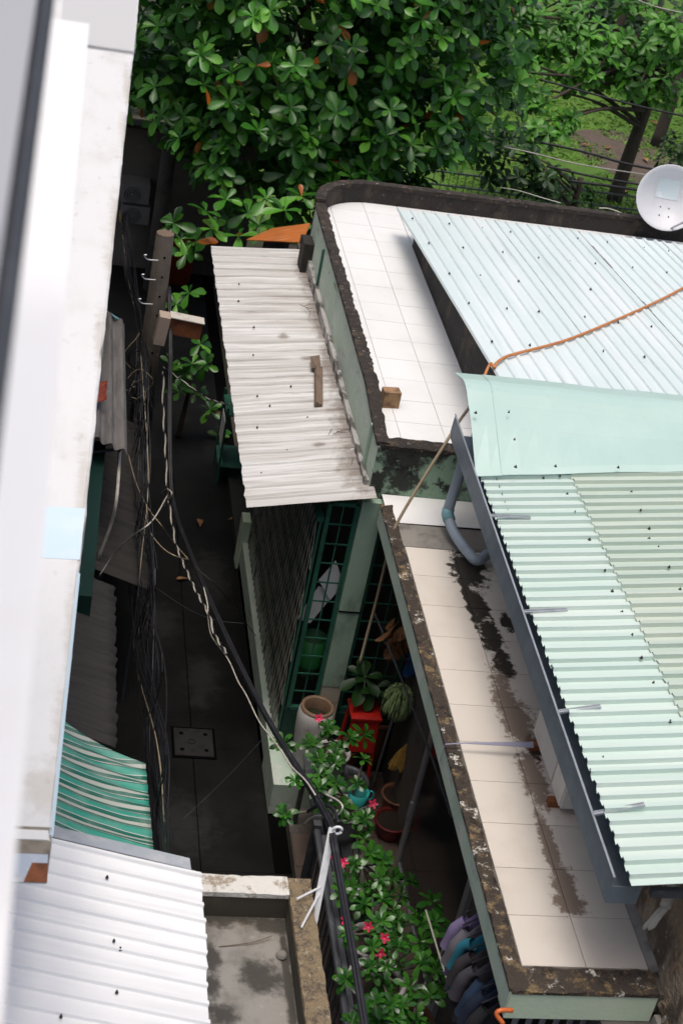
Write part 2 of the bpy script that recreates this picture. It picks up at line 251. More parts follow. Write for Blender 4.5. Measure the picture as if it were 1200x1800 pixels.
# ------------------------------------------------------------------ mesh helpers
def wloc(o):
    p = Vector((0, 0, 0))
    while o: p += o.location; o = o.parent
    return p
class MB:
    def __init__(s): s.v = []; s.f = []
    def add(s, vs, fs):
        n = len(s.v); s.v += [tuple(v) for v in vs]; s.f += [tuple(i+n for i in f) for f in fs]; return s
    def box(s, x0, x1, y0, y1, z0, z1, M=None, bev=0.0):
        vs = [Vector((x, y, z)) for z in (z0, z1) for y in (y0, y1) for x in (x0, x1)]
        if M: vs = [M@v for v in vs]
        return s.add(vs, [(0, 2, 3, 1), (4, 5, 7, 6), (0, 1, 5, 4), (2, 6, 7, 3), (0, 4, 6, 2), (1, 3, 7, 5)])
    def tile(s, x0, x1, y0, y1, z0, z1, b=.004):
        vs = [(x0, y0, z0), (x1, y0, z0), (x1, y1, z0), (x0, y1, z0), (x0, y0, z1-b), (x1, y0, z1-b), (x1, y1, z1-b), (x0, y1, z1-b), (x0+b, y0+b, z1), (x1-b, y0+b, z1), (x1-b, y1-b, z1), (x0+b, y1-b, z1)]
        fs = [(0, 3, 2, 1), (8, 9, 10, 11)]
        for a in (0, 4):
            for i in range(4): j = (i+1) % 4; fs.append((a+i, a+j, a+4+j, a+4+i))
        return s.add(vs, fs)
    def prism(s, pts, z0, z1):
        n = len(pts); vs = [(p[0], p[1], z0) for p in pts]+[(p[0], p[1], z1) for p in pts]
        fs = [tuple(range(n-1, -1, -1)), tuple(range(n, 2*n))]+[(i, (i+1) % n, n+(i+1) % n, n+i) for i in range(n)]
        return s.add(vs, fs)
    def slab(s, quad, t):
        """quad of 4 points in order, extruded by t along its normal (downwards for positive t)."""
        q = [Vector(p) for p in quad]; n = (q[1]-q[0]).cross(q[3]-q[0]).normalized()*(-t)
        return s.add(q+[p+n for p in q], [(0, 1, 2, 3), (7, 6, 5, 4), (0, 4, 5, 1), (1, 5, 6, 2), (2, 6, 7, 3), (3, 7, 4, 0)])
    def tube(s, pts, r, n=6, caps=True):
        pts = [Vector(p) for p in pts]; rs = r if isinstance(r, (list, tuple)) else [r]*len(pts)
        up = None; rings = []
        for i, p in enumerate(pts):
            d = (pts[min(i+1, len(pts)-1)]-pts[max(i-1, 0)])
            if d.length < 1e-9: d = Vector((0, 0, 1))
            d.normalize()
            if up is None: up = d.orthogonal().normalized()
            a = (up-d*up.dot(d)); a = a.normalized() if a.length > 1e-6 else d.orthogonal().normalized(); up = a; b = d.cross(a)
            rings.append([p+(a*math.cos(2*math.pi*k/n)+b*math.sin(2*math.pi*k/n))*rs[i] for k in range(n)])
        vs = [v for rg in rings for v in rg]; fs = []
        for i in range(len(pts)-1):
            for k in range(n): fs.append((i*n+k, i*n+(k+1) % n, (i+1)*n+(k+1) % n, (i+1)*n+k))
        if caps: fs.append(tuple(range(n-1, -1, -1))); fs.append(tuple((len(pts)-1)*n+k for k in range(n)))
        return s.add(vs, fs)
    def lathe(s, c, prof, n=20, close=False):
        c = Vector(c); vs = []; fs = []
        for (r, z) in prof:
            for k in range(n): vs.append(c+Vector((r*math.cos(2*math.pi*k/n), r*math.sin(2*math.pi*k/n), z)))
        for i in range(len(prof)-1):
            for k in range(n): fs.append((i*n+k, i*n+(k+1) % n, (i+1)*n+(k+1) % n, (i+1)*n+k))
        return s.add(vs, fs)
    def grid(s, fn, nu, nv):
        vs = [fn(i/nu, j/nv) for i in range(nu+1) for j in range(nv+1)]
        fs = [(i*(nv+1)+j, (i+1)*(nv+1)+j, (i+1)*(nv+1)+j+1, i*(nv+1)+j+1) for i in range(nu) for j in range(nv)]
        return s.add(vs, fs)
    def build(s, name, m, parent=None, smooth=False, solid=0.0):
        o0 = wloc(parent) if parent else Vector((0, 0, 0))
        me = bpy.data.meshes.new(name); me.from_pydata([(v[0]-o0.x, v[1]-o0.y, v[2]-o0.z) for v in s.v], [], s.f)
        me.materials.append(m)
        if smooth: me.polygons.foreach_set('use_smooth', [True]*len(me.polygons))
        me.update()
        o = bpy.data.objects.new(name, me); C.objects.link(o)
        if parent: o.parent = parent
        if solid:
            md = o.modifiers.new('thickness', 'SOLIDIFY'); md.thickness = solid; md.offset = -1
        return o
def thing(name, label, cat, loc=(0, 0, 0), group=None):
    o = bpy.data.objects.new(name, None); o.empty_display_size = .1; C.objects.link(o); o.location = loc
    tag(o, label, cat, group); return o
def tag(o, label, cat, group=None):
    o['label'] = label; o['category'] = cat
    if group: o['group'] = group
    return o
def struct(o): o['kind'] = 'structure'; return o
def stuff(o): o['kind'] = 'stuff'; return o
def inst(me, name, parent, M):
    o = bpy.data.objects.new(name, me); C.objects.link(o); o.parent = parent
    L = Matrix.Translation(-wloc(parent))@M
    o.matrix_basis = L; return o
def nz(p, sc=1.0): return mnoise.noise(Vector(p)*sc)
def curve(pts, n=10):
    """Catmull-Rom through points."""
    P = [Vector(p) for p in pts]; P = [P[0]*2-P[1]]+P+[P[-1]*2-P[-2]]; out = []
    for i in range(1, len(P)-2):
        a, b, c, d = P[i-1:i+3]
        for k in range(n):
            t = k/n; out.append(.5*((2*b)+(c-a)*t+(2*a-5*b+4*c-d)*t*t+(3*b-a-3*c+d)*t**3))
    out.append(P[-2]); return out

TRAP = [(0, 0), (.46, 0), (.51, 1), (.82, 1)]            # flat valley, narrow ridge
TRAPW = [(0, 0), (.07, 1), (.30, 1), (.40, 0)]
WAVE = [(k/8, .5-.5*math.cos(2*math.pi*k/8)) for k in range(8)]
def sheet(name, m, parent, P0, U, V, nper, h, prof=TRAP, nu=10, warp=.004, jag=.0, smooth=False, seed=0, U2=None):
    """corrugated sheet: ribs run along U, profile repeats nper times along V."""
    P0, U, V = Vector(P0), Vector(U), Vector(V); U2 = Vector(U2) if U2 else U; N = U.cross(V).normalized()
    if N.z < 0: N = -N
    cols = [((k+s)/nper, hh) for k in range(nper) for s, hh in prof]+[(1.0, 0)]
    vs = []; fs = []; nc = len(cols)
    for i in range(nu+1):
        t = i/nu
        for j, (s, hh) in enumerate(cols):
            tt = t
            if jag and i in (0, nu): tt = t+jag*nz((seed, s*nper*.9, i), 1.7)/U.length
            p = P0+(U*(1-s)+U2*s)*tt+V*s+N*(h*hh)
            p += N*(warp*nz(p+Vector((seed, 0, 0)), 2.3))
            vs.append(p)
    for i in range(nu):
        for j in range(nc-1): fs.append((i*nc+j, (i+1)*nc+j, (i+1)*nc+j+1, i*nc+j+1))
    mb = MB().add(vs, fs); o = mb.build(name, m, parent, smooth=smooth, solid=.0025)
    return o

# ================================================================== THE SETTING
struct(MB().box(-60, 120, -30, 160, -.30, -.04).build('ground', M_soil))
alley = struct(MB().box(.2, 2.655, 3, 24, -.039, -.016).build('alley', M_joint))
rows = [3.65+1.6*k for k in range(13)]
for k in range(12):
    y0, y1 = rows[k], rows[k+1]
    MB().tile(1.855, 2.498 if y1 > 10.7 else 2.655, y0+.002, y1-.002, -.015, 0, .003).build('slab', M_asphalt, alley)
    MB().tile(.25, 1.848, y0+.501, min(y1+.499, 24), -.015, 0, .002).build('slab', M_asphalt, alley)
lawn = struct(MB().box(3.2, 60, 24.2, 90, -.039, -.005).build('lawn', M_lawn))

# drain cover in the alley
mh = thing('manhole_cover', 'square iron drain cover with four finger holes in the dark alley', 'manhole', (1.865, 11.71, 0))
MB().box(1.655, 2.075, 11.49, 11.93, .0005, .010).build('frame', M_joint, mh)
MB().tile(1.68, 2.05, 11.515, 11.905, .0105, .020, .004).build('plate', M_iron, mh)
for dx in (-.115, .115):
    for dy in (-.115, .115): MB().lathe((1.865+dx, 11.71+dy, .0207), [(.0, .0012), (.021, .0012), (.022, 0)], 10).build('finger_hole', M_joint, mh)
MB().tube([(1.845+.035*math.cos(a), 11.71+.03*math.sin(a), .026) for a in [i*math.pi/8 for i in range(17)]], .006, 5).build('lift_ring', M_iron, mh)

# ------------------------------------------------------------------ UPPER CORNER HOUSE
XO, XI, YF, YB, RR = 2.93, 3.02, 11.45, 17.10, .75
corner = thing('corner_house', 'house with white tiled roof terrace, curved blackened parapet and pale cyan metal roof', 'house', (3.3, 14, 0))
def path(off, far=10.2, near=YF):
    """terrace outline shifted inwards by off: left side, rounded corner, far side."""
    pts = []; y = near
    while y < YB-RR: pts.append((XO+off, y)); y += .035
    cx, cy = XO+RR, YB-RR; r = RR-off
    for k in range(33): a = math.pi-k/32*math.pi/2; pts.append((cx+r*math.cos(a), cy+r*math.sin(a)))
    x = cx+.05
    while x < far: pts.append((x, YB-off)); x += .05
    return pts
def wallstrip(pa, pb, zt, zb, jit=.0, seed=0, dip=None):
    """closed wall between outlines pa (outer) and pb (inner)."""
    n = min(len(pa), len(pb)); vs = []; fs = []
    for i in range(n):
        a, b = pa[i], pb[i]
        j = [jit*nz((a[0]*9, a[1]*9, seed+k*5.1), 1.0)+jit*.6*nz((a[0]*31, a[1]*31, seed+k), 1.0) for k in range(4)]
        d = Vector((b[0]-a[0], b[1]-a[1], 0)).normalized(); zt_ = zt; zb_ = zb
        if dip: zt_ = zt-dip(a[1]); zb_ = zb-(dip(a[1]) if zt-zb < .1 else 0)
        vs += [(a[0], a[1], zb_), (a[0]+d.x*j[0], a[1]+d.y*j[0], zt_+j[1]*.5), (b[0]+d.x*j[2], b[1]+d.y*j[2], zt_+j[3]*.5), (b[0], b[1], zb_)]
    for i in range(n-1):
        for k in range(4): fs.append((i*4+k, (i+1)*4+k, (i+1)*4+(k+1) % 4, i*4+(k+1) % 4))
    fs += [(0, 1, 2, 3), tuple((n-1)*4+k for k in (3, 2, 1, 0))]
    return MB().add(vs, fs)
po, pi_ = path(0), path(.09)
nl = sum(1 for p in po if p[1] < YB-RR and abs(p[0]-XO) < 1e-6)
def dipf(y): t = max(0., min(1., (12.5-y)/1.05)); return .11*t*t*(3-2*t)-.02*max(0, min(1, (y-13)/3.5))
par = wallstrip(po[:nl+1], pi_[:nl+1], 3.668, 3.09, dip=dipf).build('parapet', M_green, corner)
MB().add(*(lambda w_: (w_.v, w_.f))(wallstrip(po[nl:], pi_[nl:], 3.73, 3.0))).build('parapet', M_blackwall, corner)
cp0, cp1 = path(-.012), path(.10)
wallstrip(cp0[:nl+1], cp1[:nl+1], 3.705, 3.6685, .022, 3, dip=dipf).build('coping', M_crustdark, corner)
wallstrip(cp0[nl:], cp1[nl:], 3.775, 3.7305, .012, 5).build('coping', M_crustdark, corner)
MB().box(2.888, 2.9295, YF+.03, 16.2, 2.98, 3.20).build('plaster_band', mat('old_plaster', (.40, .385, .36), .9, [((.07, .062, .052), 7, .45, .60, .9, (1, .6, 1)), ((.56, .55, .53), 9, .58, .68, .8, (1, .5, 1))], bump=(40, .6, .01)), corner)
# front edge of the terrace: low broken upstand above a mouldy wall
fr = [(x, YF-.018) for x in np.arange(2.95, 3.98, .03)]; fr2 = [(x, YF+.13) for x in np.arange(2.95, 3.98, .03)]
wallstrip(fr, fr2, 3.575, 3.545, .022, 9).build('broken_edge', M_crustdark, corner)
MB().box(XO+.004, 3.97, YF-.012, YF+.14, 3.02, 3.5445).build('front_wall', M_mould, corner)
def inside(pts):          # outline of tiled area, convex
    q = [(3.97, YF+.10)]+[(3.97, 16.4)]
    return q
def clip(poly, clipper):
    def side(p, a, b): return (b[0]-a[0])*(p[1]-a[1])-(b[1]-a[1])*(p[0]-a[0])
    out = poly
    for i in range(len(clipper)):
        a, b = clipper[i], clipper[(i+1) % len(clipper)]; src = out; out = []
        for k in range(len(src)):
            p, q = src[k], src[(k+1) % len(src)]; sp, sq = side(p, a, b), side(q, a, b)
            if sp >= 0: out.append(p)
            if sp*sq < 0: t = sp/(sp-sq); out.append((p[0]+(q[0]-p[0])*t, p[1]+(q[1]-p[1])*t))
        if not out: return []
    return out
arc = [(XO+RR+(RR-.094)*math.cos(a), YB-RR+(RR-.094)*math.sin(a)) for a in [math.pi/2+k/10*math.pi/2 for k in range(11)]]
_region = [(3.95, YF+.125), (3.95, 16.05), (6.5, 16.05), (6.5, YB-.094)]+arc+[(XO+.094, YF+.125)]
regA = [(3.955, YF+.125), (3.955, YB-.094)]+arc+[(XO+.094, YF+.125)]
MB().prism([(p[0], p[1]) for p in [(9.9, YF+.125), (9.9, YB-.091)]+arc+[(XO+.092, YF+.125)]], 3.30, 3.538).build('terrace_slab', M_grout, corner)
for ix in range(-1, 16):
    for iy in range(-1, 14):
        x0, y0 = 3.16+.4*ix, 11.92+.4*iy
        if ix >= 2 and y0+.4 < 15.9: continue
        q = [(x0+.002, y0+.002), (x0+.398, y0+.002), (x0+.398, y0+.398), (x0+.002, y0+.398)]
        q = clip(q, regA if ix < 2 else [(3.16, 15.9), (9.5, 15.9), (9.5, YB-.094), (3.16, YB-.094)])
        if len(q) < 3: continue
        dz = .0012*nz((ix*3.3, iy*2.7, 1))
        MB().prism(q, 3.5385, 3.549+dz).build('floor_tile', M_tileU, corner)
# room walls below the metal roof
def roofU(y): return 4.32-(y-11.6)*.104
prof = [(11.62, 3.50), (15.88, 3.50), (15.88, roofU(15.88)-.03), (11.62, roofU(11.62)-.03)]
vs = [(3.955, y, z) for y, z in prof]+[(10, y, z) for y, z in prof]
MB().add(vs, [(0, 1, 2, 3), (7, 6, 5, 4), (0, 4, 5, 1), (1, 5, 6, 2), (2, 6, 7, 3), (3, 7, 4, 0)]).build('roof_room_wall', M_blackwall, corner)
roof = MB().box(3.97, 10, 15.80, 15.86, 3.78, 3.83).build('metal_roof', M_steel_dark, corner)
xs = [3.775, 4.86, 5.82, 6.80, 7.80, 8.80, 9.9]
for k in range(len(xs)-1):
    dz = .004*(k % 2)+.002
    P0 = Vector((xs[k]-.015, 16.12, roofU(16.12)+dz)); U = Vector((0, -4.92, 4.92*.104)); V = Vector((xs[k+1]-xs[k]+.03, 0, .008))
    sheet('roof_sheet', M_roofU, roof, P0, U, V, 8, .019, TRAPW, 14, .003, .012, seed=k)
for k in range(1, len(xs)-1):
    MB().slab([(xs[k]-.010, 11.25, roofU(11.25)+.021), (xs[k]+.006, 11.25, roofU(11.25)+.021), (xs[k]+.006, 16.1, roofU(16.1)+.021), (xs[k]-.010, 16.1, roofU(16.1)+.021)], .012).build('lap_seam', mat('seam_dirt%d' % k, (.22, .21, .20), .8, [((.45, .48, .47), 7, .42, .62, .9, (1, .7, 1))]), roof)
def screws(parent, pts, name='roof_screws', n=(0, 0, 1)):
    mb = MB()
    for p in pts:
        p = Vector(p); r = .0065+.004*random.random()
        mb.lathe(p, [(r*1.3, 0), (r*1.2, .006), (.005, .008), (.005, .018), (0, .019)], 7)
    return stuff(mb.build(name, M_screw, parent))
pts = []
for yy in (15.75, 14.9, 14.0, 13.1, 12.2):
    for k in range(14):
        if random.random() < .8:
            x = 3.9+k*.36+random.uniform(-.05, .05); y = yy+random.uniform(-.04, .04); pts.append((x, y, roofU(y)+.018))
screws(roof, pts)
# ridge flashing between the two roofs
def flashsec(x, seed):
    zr = 4.05+.115*(x-3.44)
    lo = 10.19+.02*(x-3.4)
    return [(lo, zr+.04), (lo+.06, zr+.065), (10.62, max(4.30, zr+.09)), (10.82, 4.38), (10.92, 4.43), (11.0, 4.45), (11.07, 4.45), (11.16, 4.425), (11.30, 4.385)]
def flashpanel(x0, x1, dz, seed, jag=0):
    nx = max(2, int((x1-x0)/.15)); vs = []; fs = []
    for i in range(nx+1):
        x = x0+(x1-x0)*i/nx; sec = flashsec(x, seed)
        for j, (y, z) in enumerate(sec):
            p = Vector((x+(jag*j if i == 0 else 0), y, z+dz)); p.z += .012*nz(p, 1.6)+.006*nz(p, 4.1); vs.append(p)
    n = len(flashsec(4, 0))
    for i in range(nx):
        for j in range(n-1): fs.append((i*n+j, (i+1)*n+j, (i+1)*n+j+1, i*n+j+1))
    return MB().add(vs, fs).build('flashing_panel', M_flash, roof, smooth=False, solid=.002)
flashpanel(3.41, 3.64, .0, 1, -.004); flashpanel(3.605, 6.3, .005, 2); flashpanel(6.27, 9.9, .010, 3)
screws(roof, [PP(*p, (4, 10.5, 4.33), (0, -.25, .97))+Vector((0, 0, .008)) for p in ((893, 727), (903, 775), (905, 823), (975, 822), (1085, 824), (835, 728))], 'flashing_screws')
# walls and porch below the terrace
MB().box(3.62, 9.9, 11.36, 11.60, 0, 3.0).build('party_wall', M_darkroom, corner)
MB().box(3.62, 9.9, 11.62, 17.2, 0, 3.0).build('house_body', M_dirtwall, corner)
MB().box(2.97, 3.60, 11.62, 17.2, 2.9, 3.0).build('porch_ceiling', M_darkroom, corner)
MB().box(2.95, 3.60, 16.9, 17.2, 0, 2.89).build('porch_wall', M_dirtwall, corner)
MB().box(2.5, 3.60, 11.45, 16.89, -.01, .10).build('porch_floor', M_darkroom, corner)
pil = MB().box(2.885, 3.07, 11.36, 11.56, 1.06, 3.05).build('pillar', M_pillar, corner)
MB().box(2.883, 3.072, 11.352, 11.562, 1.90, 1.912).build('joint', M_joint, pil)
MB().box(2.89, 3.065, 11.365, 11.555, .10, 1.0595).build('pillar_base', mat('cream_plaster', (.42, .38, .30), .85, [((.25, .22, .17), 6, .5, .7, .7)]), corner)
def grille(x0, x1, z0, z1, y, nx, nzb, name='window_grille'):
    g = MB(); t = .012
    for x in (x0, x1): g.box(x-.018, x+.018, y-.02, y+.02, z0, z1)
    for z in (z0, z1): g.box(x0+.019, x1-.019, y-.019, y+.019, z-.018, z+.018)
    fo = g.build(name, M_gridgreen, corner)
    for k in range(1, nx): x = x0+(x1-x0)*k/nx; MB().box(x-t/2, x+t/2, y-.008, y+.008, z0+.02, z1-.02).build('bar', M_gridgreen, fo)
    for k in range(1, nzb): z = z0+(z1-z0)*k/nzb; MB().box(x0+.02, x1-.02, y-.018, y-.0085, z-t/2, z+t/2).build('bar', M_gridgreen, fo)
    return fo
grille(2.625, 2.865, .75, 2.98, 11.42, 2, 11)
grille(3.10, 3.58, .75, 2.98, 11.45, 4, 11)
MB().box(2.60, 2.884, 11.40, 11.46, .36, .725).build('sill_panel', M_darkgreenwall, corner)
MB().box(3.073, 3.615, 11.40, 11.46, .10, .725).build('sill_panel', M_darkgreenwall, corner)
MB().box(2.50, 2.89, 10.80, 11.355, 0, .35).build('plinth', M_green, corner)
MB().box(2.50, 2.62, 11.356, 14.9, 0, .35).build('plinth', M_green, corner)
MB().box(2.47, 2.56, 14.70, 14.90, .001, .62).build('plinth_post', M_green_lit, corner)
# folding lattice gate on the alley side: every slat is a part
lat = thing('folding_lattice_gate', 'dark green folding lattice gate under the weathered awning', 'gate', (2.56, 13, .35))
z0, z1, ya, yb = .36, 2.78, 11.44, 14.70
dy = .55
for sgn in (1, -1):
    k = 0; y = ya-dy
    while y < yb+dy:
        a, b = y, y+sgn*dy
        t0 = 0.; t1 = 1.
        def cl(v0, v1):
            lo_, hi_ = 0., 1.
            if abs(v1-v0) < 1e-9: return 0, 1
            ta, tb = (ya-v0)/(v1-v0), (yb-v0)/(v1-v0)
            return max(0, min(ta, tb)), min(1, max(ta, tb))
        t0, t1 = cl(a, b)
        if t1-t0 > .05:
            p = Vector((2.56+.006*sgn, a+(b-a)*t0, z0+(z1-z0)*t0)); q = Vector((2.56+.006*sgn, a+(b-a)*t1, z0+(z1-z0)*t1))
            d = (q-p).normalized(); s_ = Vector((1, 0, 0)).cross(d)*.0145; n = Vector((.002, 0, 0))
            vs = [p+s_+n, p-s_+n, p-s_-n, p+s_-n, q+s_+n, q-s_+n, q-s_-n, q+s_-n]
            MB().add(vs, [(0, 1, 2, 3), (7, 6, 5, 4), (0, 4, 5, 1), (1, 5, 6, 2), (2, 6, 7, 3), (3, 7, 4, 0)]).build('slat', M_lattice, lat)
        y += .115
for yv in (ya, 12.1, 12.75, 13.4, 14.05, yb):
    MB().box(2.570, 2.590, yv-.008, yv+.008, z0, z1).build('upright', M_gridgreen, lat)
MB().box(2.54, 2.60, ya-.02, yb+.02, z1+.001, z1+.05).build('top_track', M_gridgreen, lat)
# white papers and a green tub seen through the grille
for i, (pts_, m_, nm, lb) in enumerate([([(590, 985), (560, 1020), (580, 1055)], M_paper, 'paper_sheet', 'upper white paper sheet behind the green window grille'), ([(560, 1030), (590, 1040), (545, 1095)], M_paper, 'paper_sheet', 'lower torn white paper sheet behind the green window grille')]):
    q = [PY(px, py, 11.50+.03*i) for px, py in pts_]; q.append(q[2]+(q[0]-q[1])*.8)
    tag(MB().slab(q, .004).build(nm, m_), lb, 'paper')
tag(MB().lathe((2.78, 11.62, 1.0), [(0, 0), (.10, 0), (.12, .42), (.125, .42), (.10, .03)], 14).build('green_tub', mat('deep_green_plastic', (.008, .10, .022), .5), None, True), 'green plastic tub inside behind the window grille', 'tub')

# ------------------------------------------------------------------ weathered awning along the corner house
awn = thing('corrugated_awning', 'weathered greyish white corrugated awning roof beside the terrace wall', 'awning', (2.45, 14.1, 2.9))
AX0, AZ0, AX1 = 1.90, 2.95, 2.925
AY0, AY1 = 11.27, 16.64
def arise(y): return .215-.125*(y-AY0)/(AY1-AY0)        # the awning twists: steeper at the near end
for k in range(5):
    y0 = AY0+k*1.074; y1 = y0+(1.10 if k < 4 else 1.074)
    w_ = AX1-AX0+(.05 if k == 0 else 0)
    sheet('roof_sheet', M_awn, awn, (AX0, y0, AZ0+.003*(k % 2)), (w_, 0, arise(y0)), (0, y1-y0, .004), 6, .016, [(0, 0), (.55, 0), (.60, 1), (.84, 1)], 10, .012, .016, seed=20+k, U2=(AX1-AX0, 0, arise(y1)))
an = Vector((-.17, 0, AX1-AX0)).normalized()
def AP(px, py, up=.0): return PP(px, py, Vector((AX0, 12, AZ0+.014)), an)+an*up
screws(awn, [AP(*p) for p in ((420, 500), (419, 530), (446, 576), (445, 625), (511, 680), (452, 697), (474, 714), (540, 735), (452, 752), (504, 793), (459, 833), (524, 465), (615, 868))], 'roof_screws')
MB().tube([(1.97, 11.35, 2.93), (1.97, 16.6, 2.93)], .022, 6).build('edge_rail', M_steel_dark, awn)
for y in (11.6, 13.3, 15.0, 16.5): MB().tube([(1.95, y, 2.925), (2.915, y, 2.91+arise(y))], .02, 6).build('rafter', M_steel_dark, awn)
for y, x in ((16.95, 2.9),): pass
t = tag(MB().box(-.045, .045, 0, .25, 0, .035, Matrix.Translation(AP(556, 655, .02))@Matrix.Rotation(R(-4), 4, 'Z')@Matrix.Rotation(R(-19), 4, 'Y')).build('timber_offcut', M_wood), 'short wide timber offcut lying on the weathered awning', 'timber')
p0, p1 = AP(559, 652, .03), AP(559, 716, .015)
d = (p1-p0); Mx = Matrix.Translation(p0)@d.to_track_quat('Y', 'Z').to_matrix().to_4x4()
tag(MB().box(-.035, .035, 0, d.length, -.012, .03, Mx@Matrix.Rotation(R(-15), 4, 'Y')).build('timber_batten', M_wood), 'narrow weathered timber batten lying on the awning', 'timber')
def twig(name, lab, pxs, up, r, m_=M_wood, cat='twig'):
    mb = MB()
    for pl in pxs: mb.tube(curve([AP(*p, up+.01*random.random()) for p in pl], 4), r, 4)
    return tag(mb.build(name, m_), lab, cat)
twig('dead_twig', 'dead forked twig on the awning near the mouldy wall', [[(527, 538), (538, 543), (548, 546)], [(538, 543), (545, 552), (544, 560)], [(533, 541), (546, 537)]], .012, .0035)
twig('dry_tendril', 'curling dry tendrils on the awning beside the paper scrap', [[(575, 770), (583, 757), (590, 753)], [(592, 760), (605, 764), (612, 762)], [(585, 766), (600, 760), (613, 758)]], .012, .003)
twig('wire_loop', 'thin dark wire loop on the awning by the stained corner', [[(617, 820), (622, 805), (632, 800), (640, 806)], [(625, 850), (640, 848), (652, 860)]], .012, .003, M_cable, 'wire')
q = [AP(608, 783, .006), AP(628, 780, .006), AP(634, 790, .012), AP(614, 792, .006)]
tag(MB().slab(q, .003).build('paper_scrap', M_paper), 'white paper scrap on the awning', 'paper')
# wood block on the tiles by the parapet
bm_ = Matrix.Translation(PZ(683, 712, 3.551))@Matrix.Rotation(R(6), 4, 'Z')
tag(MB().box(-.075, .075, -.055, .055, .0, .15, bm_).build('wooden_block', M_woodblock), 'brown wooden block on the white tiles against the parapet', 'block')
MB().box(2.905, 2.928, 15.36, 15.40, 3.12, 3.60).build('wall_strap', M_gridgreen, corner)
MB().box(2.905, 2.928, 11.72, 11.76, 3.12, 3.60).build('wall_strap', M_pillar, corner)
MB().box(2.82, 2.93, 16.0, 16.25, 3.05, 3.38).build('wall_stub', M_blackwall, corner)
# orange rusty sheet beyond the awning
q = [PY(433, 421, 17.9), PY(532, 426, 17.5), PY(545, 392, 18.1), PY(478, 401, 18.4)]
tag(MB().slab(q, .01).build('rusty_metal_sheet', M_rustorange), 'orange rusted metal sheet beyond the far end of the awning', 'metal sheet')

# ------------------------------------------------------------------ LOWER HOUSE
low = thing('terrace_house', 'house with cream tiled terrace, lichen parapet, mint metal roof and grey gutter', 'house', (3.6, 8.5, 0))
MB().box(3.045, 3.98, 6.12, 11.34, 2.905, 3.055).build('terrace_slab', M_grout, low)
lp0 = [(3.02, y) for y in np.arange(6.1, 11.30, .03)]; lp1 = [(3.118, y) for y in np.arange(6.1, 11.30, .03)]
wallstrip([(3.022, y) for x, y in lp0], [(3.108, y) for x, y in lp1], 3.070, 2.90).build('parapet', M_green, low)
wallstrip([(3.018, p[1]) for p in lp0], lp1, 3.094, 3.0705, .014, 13).build('coping', M_crust, low)
np0 = [(x, 6.085) for x in np.arange(3.03, 3.93, .03)]; np1 = [(x, 6.265) for x in np.arange(3.03, 3.93, .03)]
wallstrip([(p[0], 6.088) for p in np0], [(p[0], 6.25) for p in np1], 3.068, 2.862).build('parapet', M_green_lit, low)
wallstrip([(p[0], 6.082) for p in np0], np1, 3.094, 3.0685, .014, 17).build('coping', M_crust, low)
for ix in range(2):
    for iy in range(-1, 10):
        x0, y0 = 3.14+.4*ix, 6.7+.4*iy
        if ix == 0: x0 = 3.14
        ylo = max(y0, 6.27)
        MB().tile(max(x0+.002, 3.11), min(x0+.398, 3.93), ylo+.002, y0+.398, 3.0555, 3.069+.001*nz((ix, iy, 3)), .002).build('floor_tile', M_tileL, low)
MB().slab([(3.13, 10.705, 3.070), (3.98, 10.705, 3.070), (3.98, 11.03, 3.074), (3.13, 11.03, 3.074)], .015).build('cement_strip', M_cement, low)
MB().slab([(3.06, 11.03, 3.082), (3.98, 11.05, 3.085), (3.98, 11.435, 3.10), (3.05, 11.435, 3.10)], .004).build('white_flashing', M_whitenear, low)
MB().slab([(3.9295, 6.27, 3.072), (3.98, 6.27, 3.10), (3.98, 10.7, 3.10), (3.9295, 10.7, 3.072)], .02).build('cement_fillet', M_cement, low)
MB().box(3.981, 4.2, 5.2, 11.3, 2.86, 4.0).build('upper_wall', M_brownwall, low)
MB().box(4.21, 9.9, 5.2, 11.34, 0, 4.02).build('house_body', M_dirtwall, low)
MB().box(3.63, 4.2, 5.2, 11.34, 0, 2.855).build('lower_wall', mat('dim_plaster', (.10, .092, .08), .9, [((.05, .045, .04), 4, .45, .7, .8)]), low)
MB().slab([(3.94, 4.9, 2.86), (4.6, 4.9, 2.86), (4.6, 6.08, 2.93), (3.94, 6.08, 2.93)], .2).build('rough_ledge', M_cement, low)
rub = thing('rubble_heap', 'heap of broken grey rubble at the corner of the brown stained wall', 'rubble', (4.05, 5.9, 2.93))
for k in range(26):
    c = Vector((random.uniform(3.93, 4.25), random.uniform(5.55, 6.14), 2.93+random.uniform(0, .07))); r_ = random.uniform(.03, .075); vs_ = []
    for a in range(8):
        q = Vector(((1, -1)[a & 1], (1, -1)[a >> 1 & 1], (1, -1)[a >> 2 & 1]))*r_*.7; q = q+Vector((random.uniform(-.4, .4), random.uniform(-.4, .4), random.uniform(-.4, .4)))*r_; vs_.append(c+q)
    MB().add(vs_, [(0, 2, 3, 1), (4, 5, 7, 6), (0, 1, 5, 4), (2, 6, 7, 3), (0, 4, 6, 2), (1, 3, 7, 5)]).build('stone', M_cement if k % 3 else M_brownwall, rub)
lroof = MB().box(3.60, 9.8, 6.02, 6.06, 3.94, 3.99).build('metal_roof', M_steel_dark, low)
SL = .115
ys = [6.0, 6.92, 7.90, 8.90, 10.35]
for k in range(4):
    dz = .0035*(k % 2)
    wv = ys[k+1]-ys[k]+.02
    npd = round(wv/.108)
    sheet('roof_sheet', M_roofL, lroof, (3.455, ys[k], 4.045+dz), (.92, 0, .92*SL), (0, wv, 0), npd, .030, TRAP, 8, .0035, .010, seed=40+k)
    sheet('roof_sheet', M_roofL2, lroof, (4.15, ys[k], 4.045+.70*SL+.014+dz), (5.6, 0, 5.6*SL), (0, wv, 0), npd, .030, TRAP, 18, .0035, .010, seed=50+k)
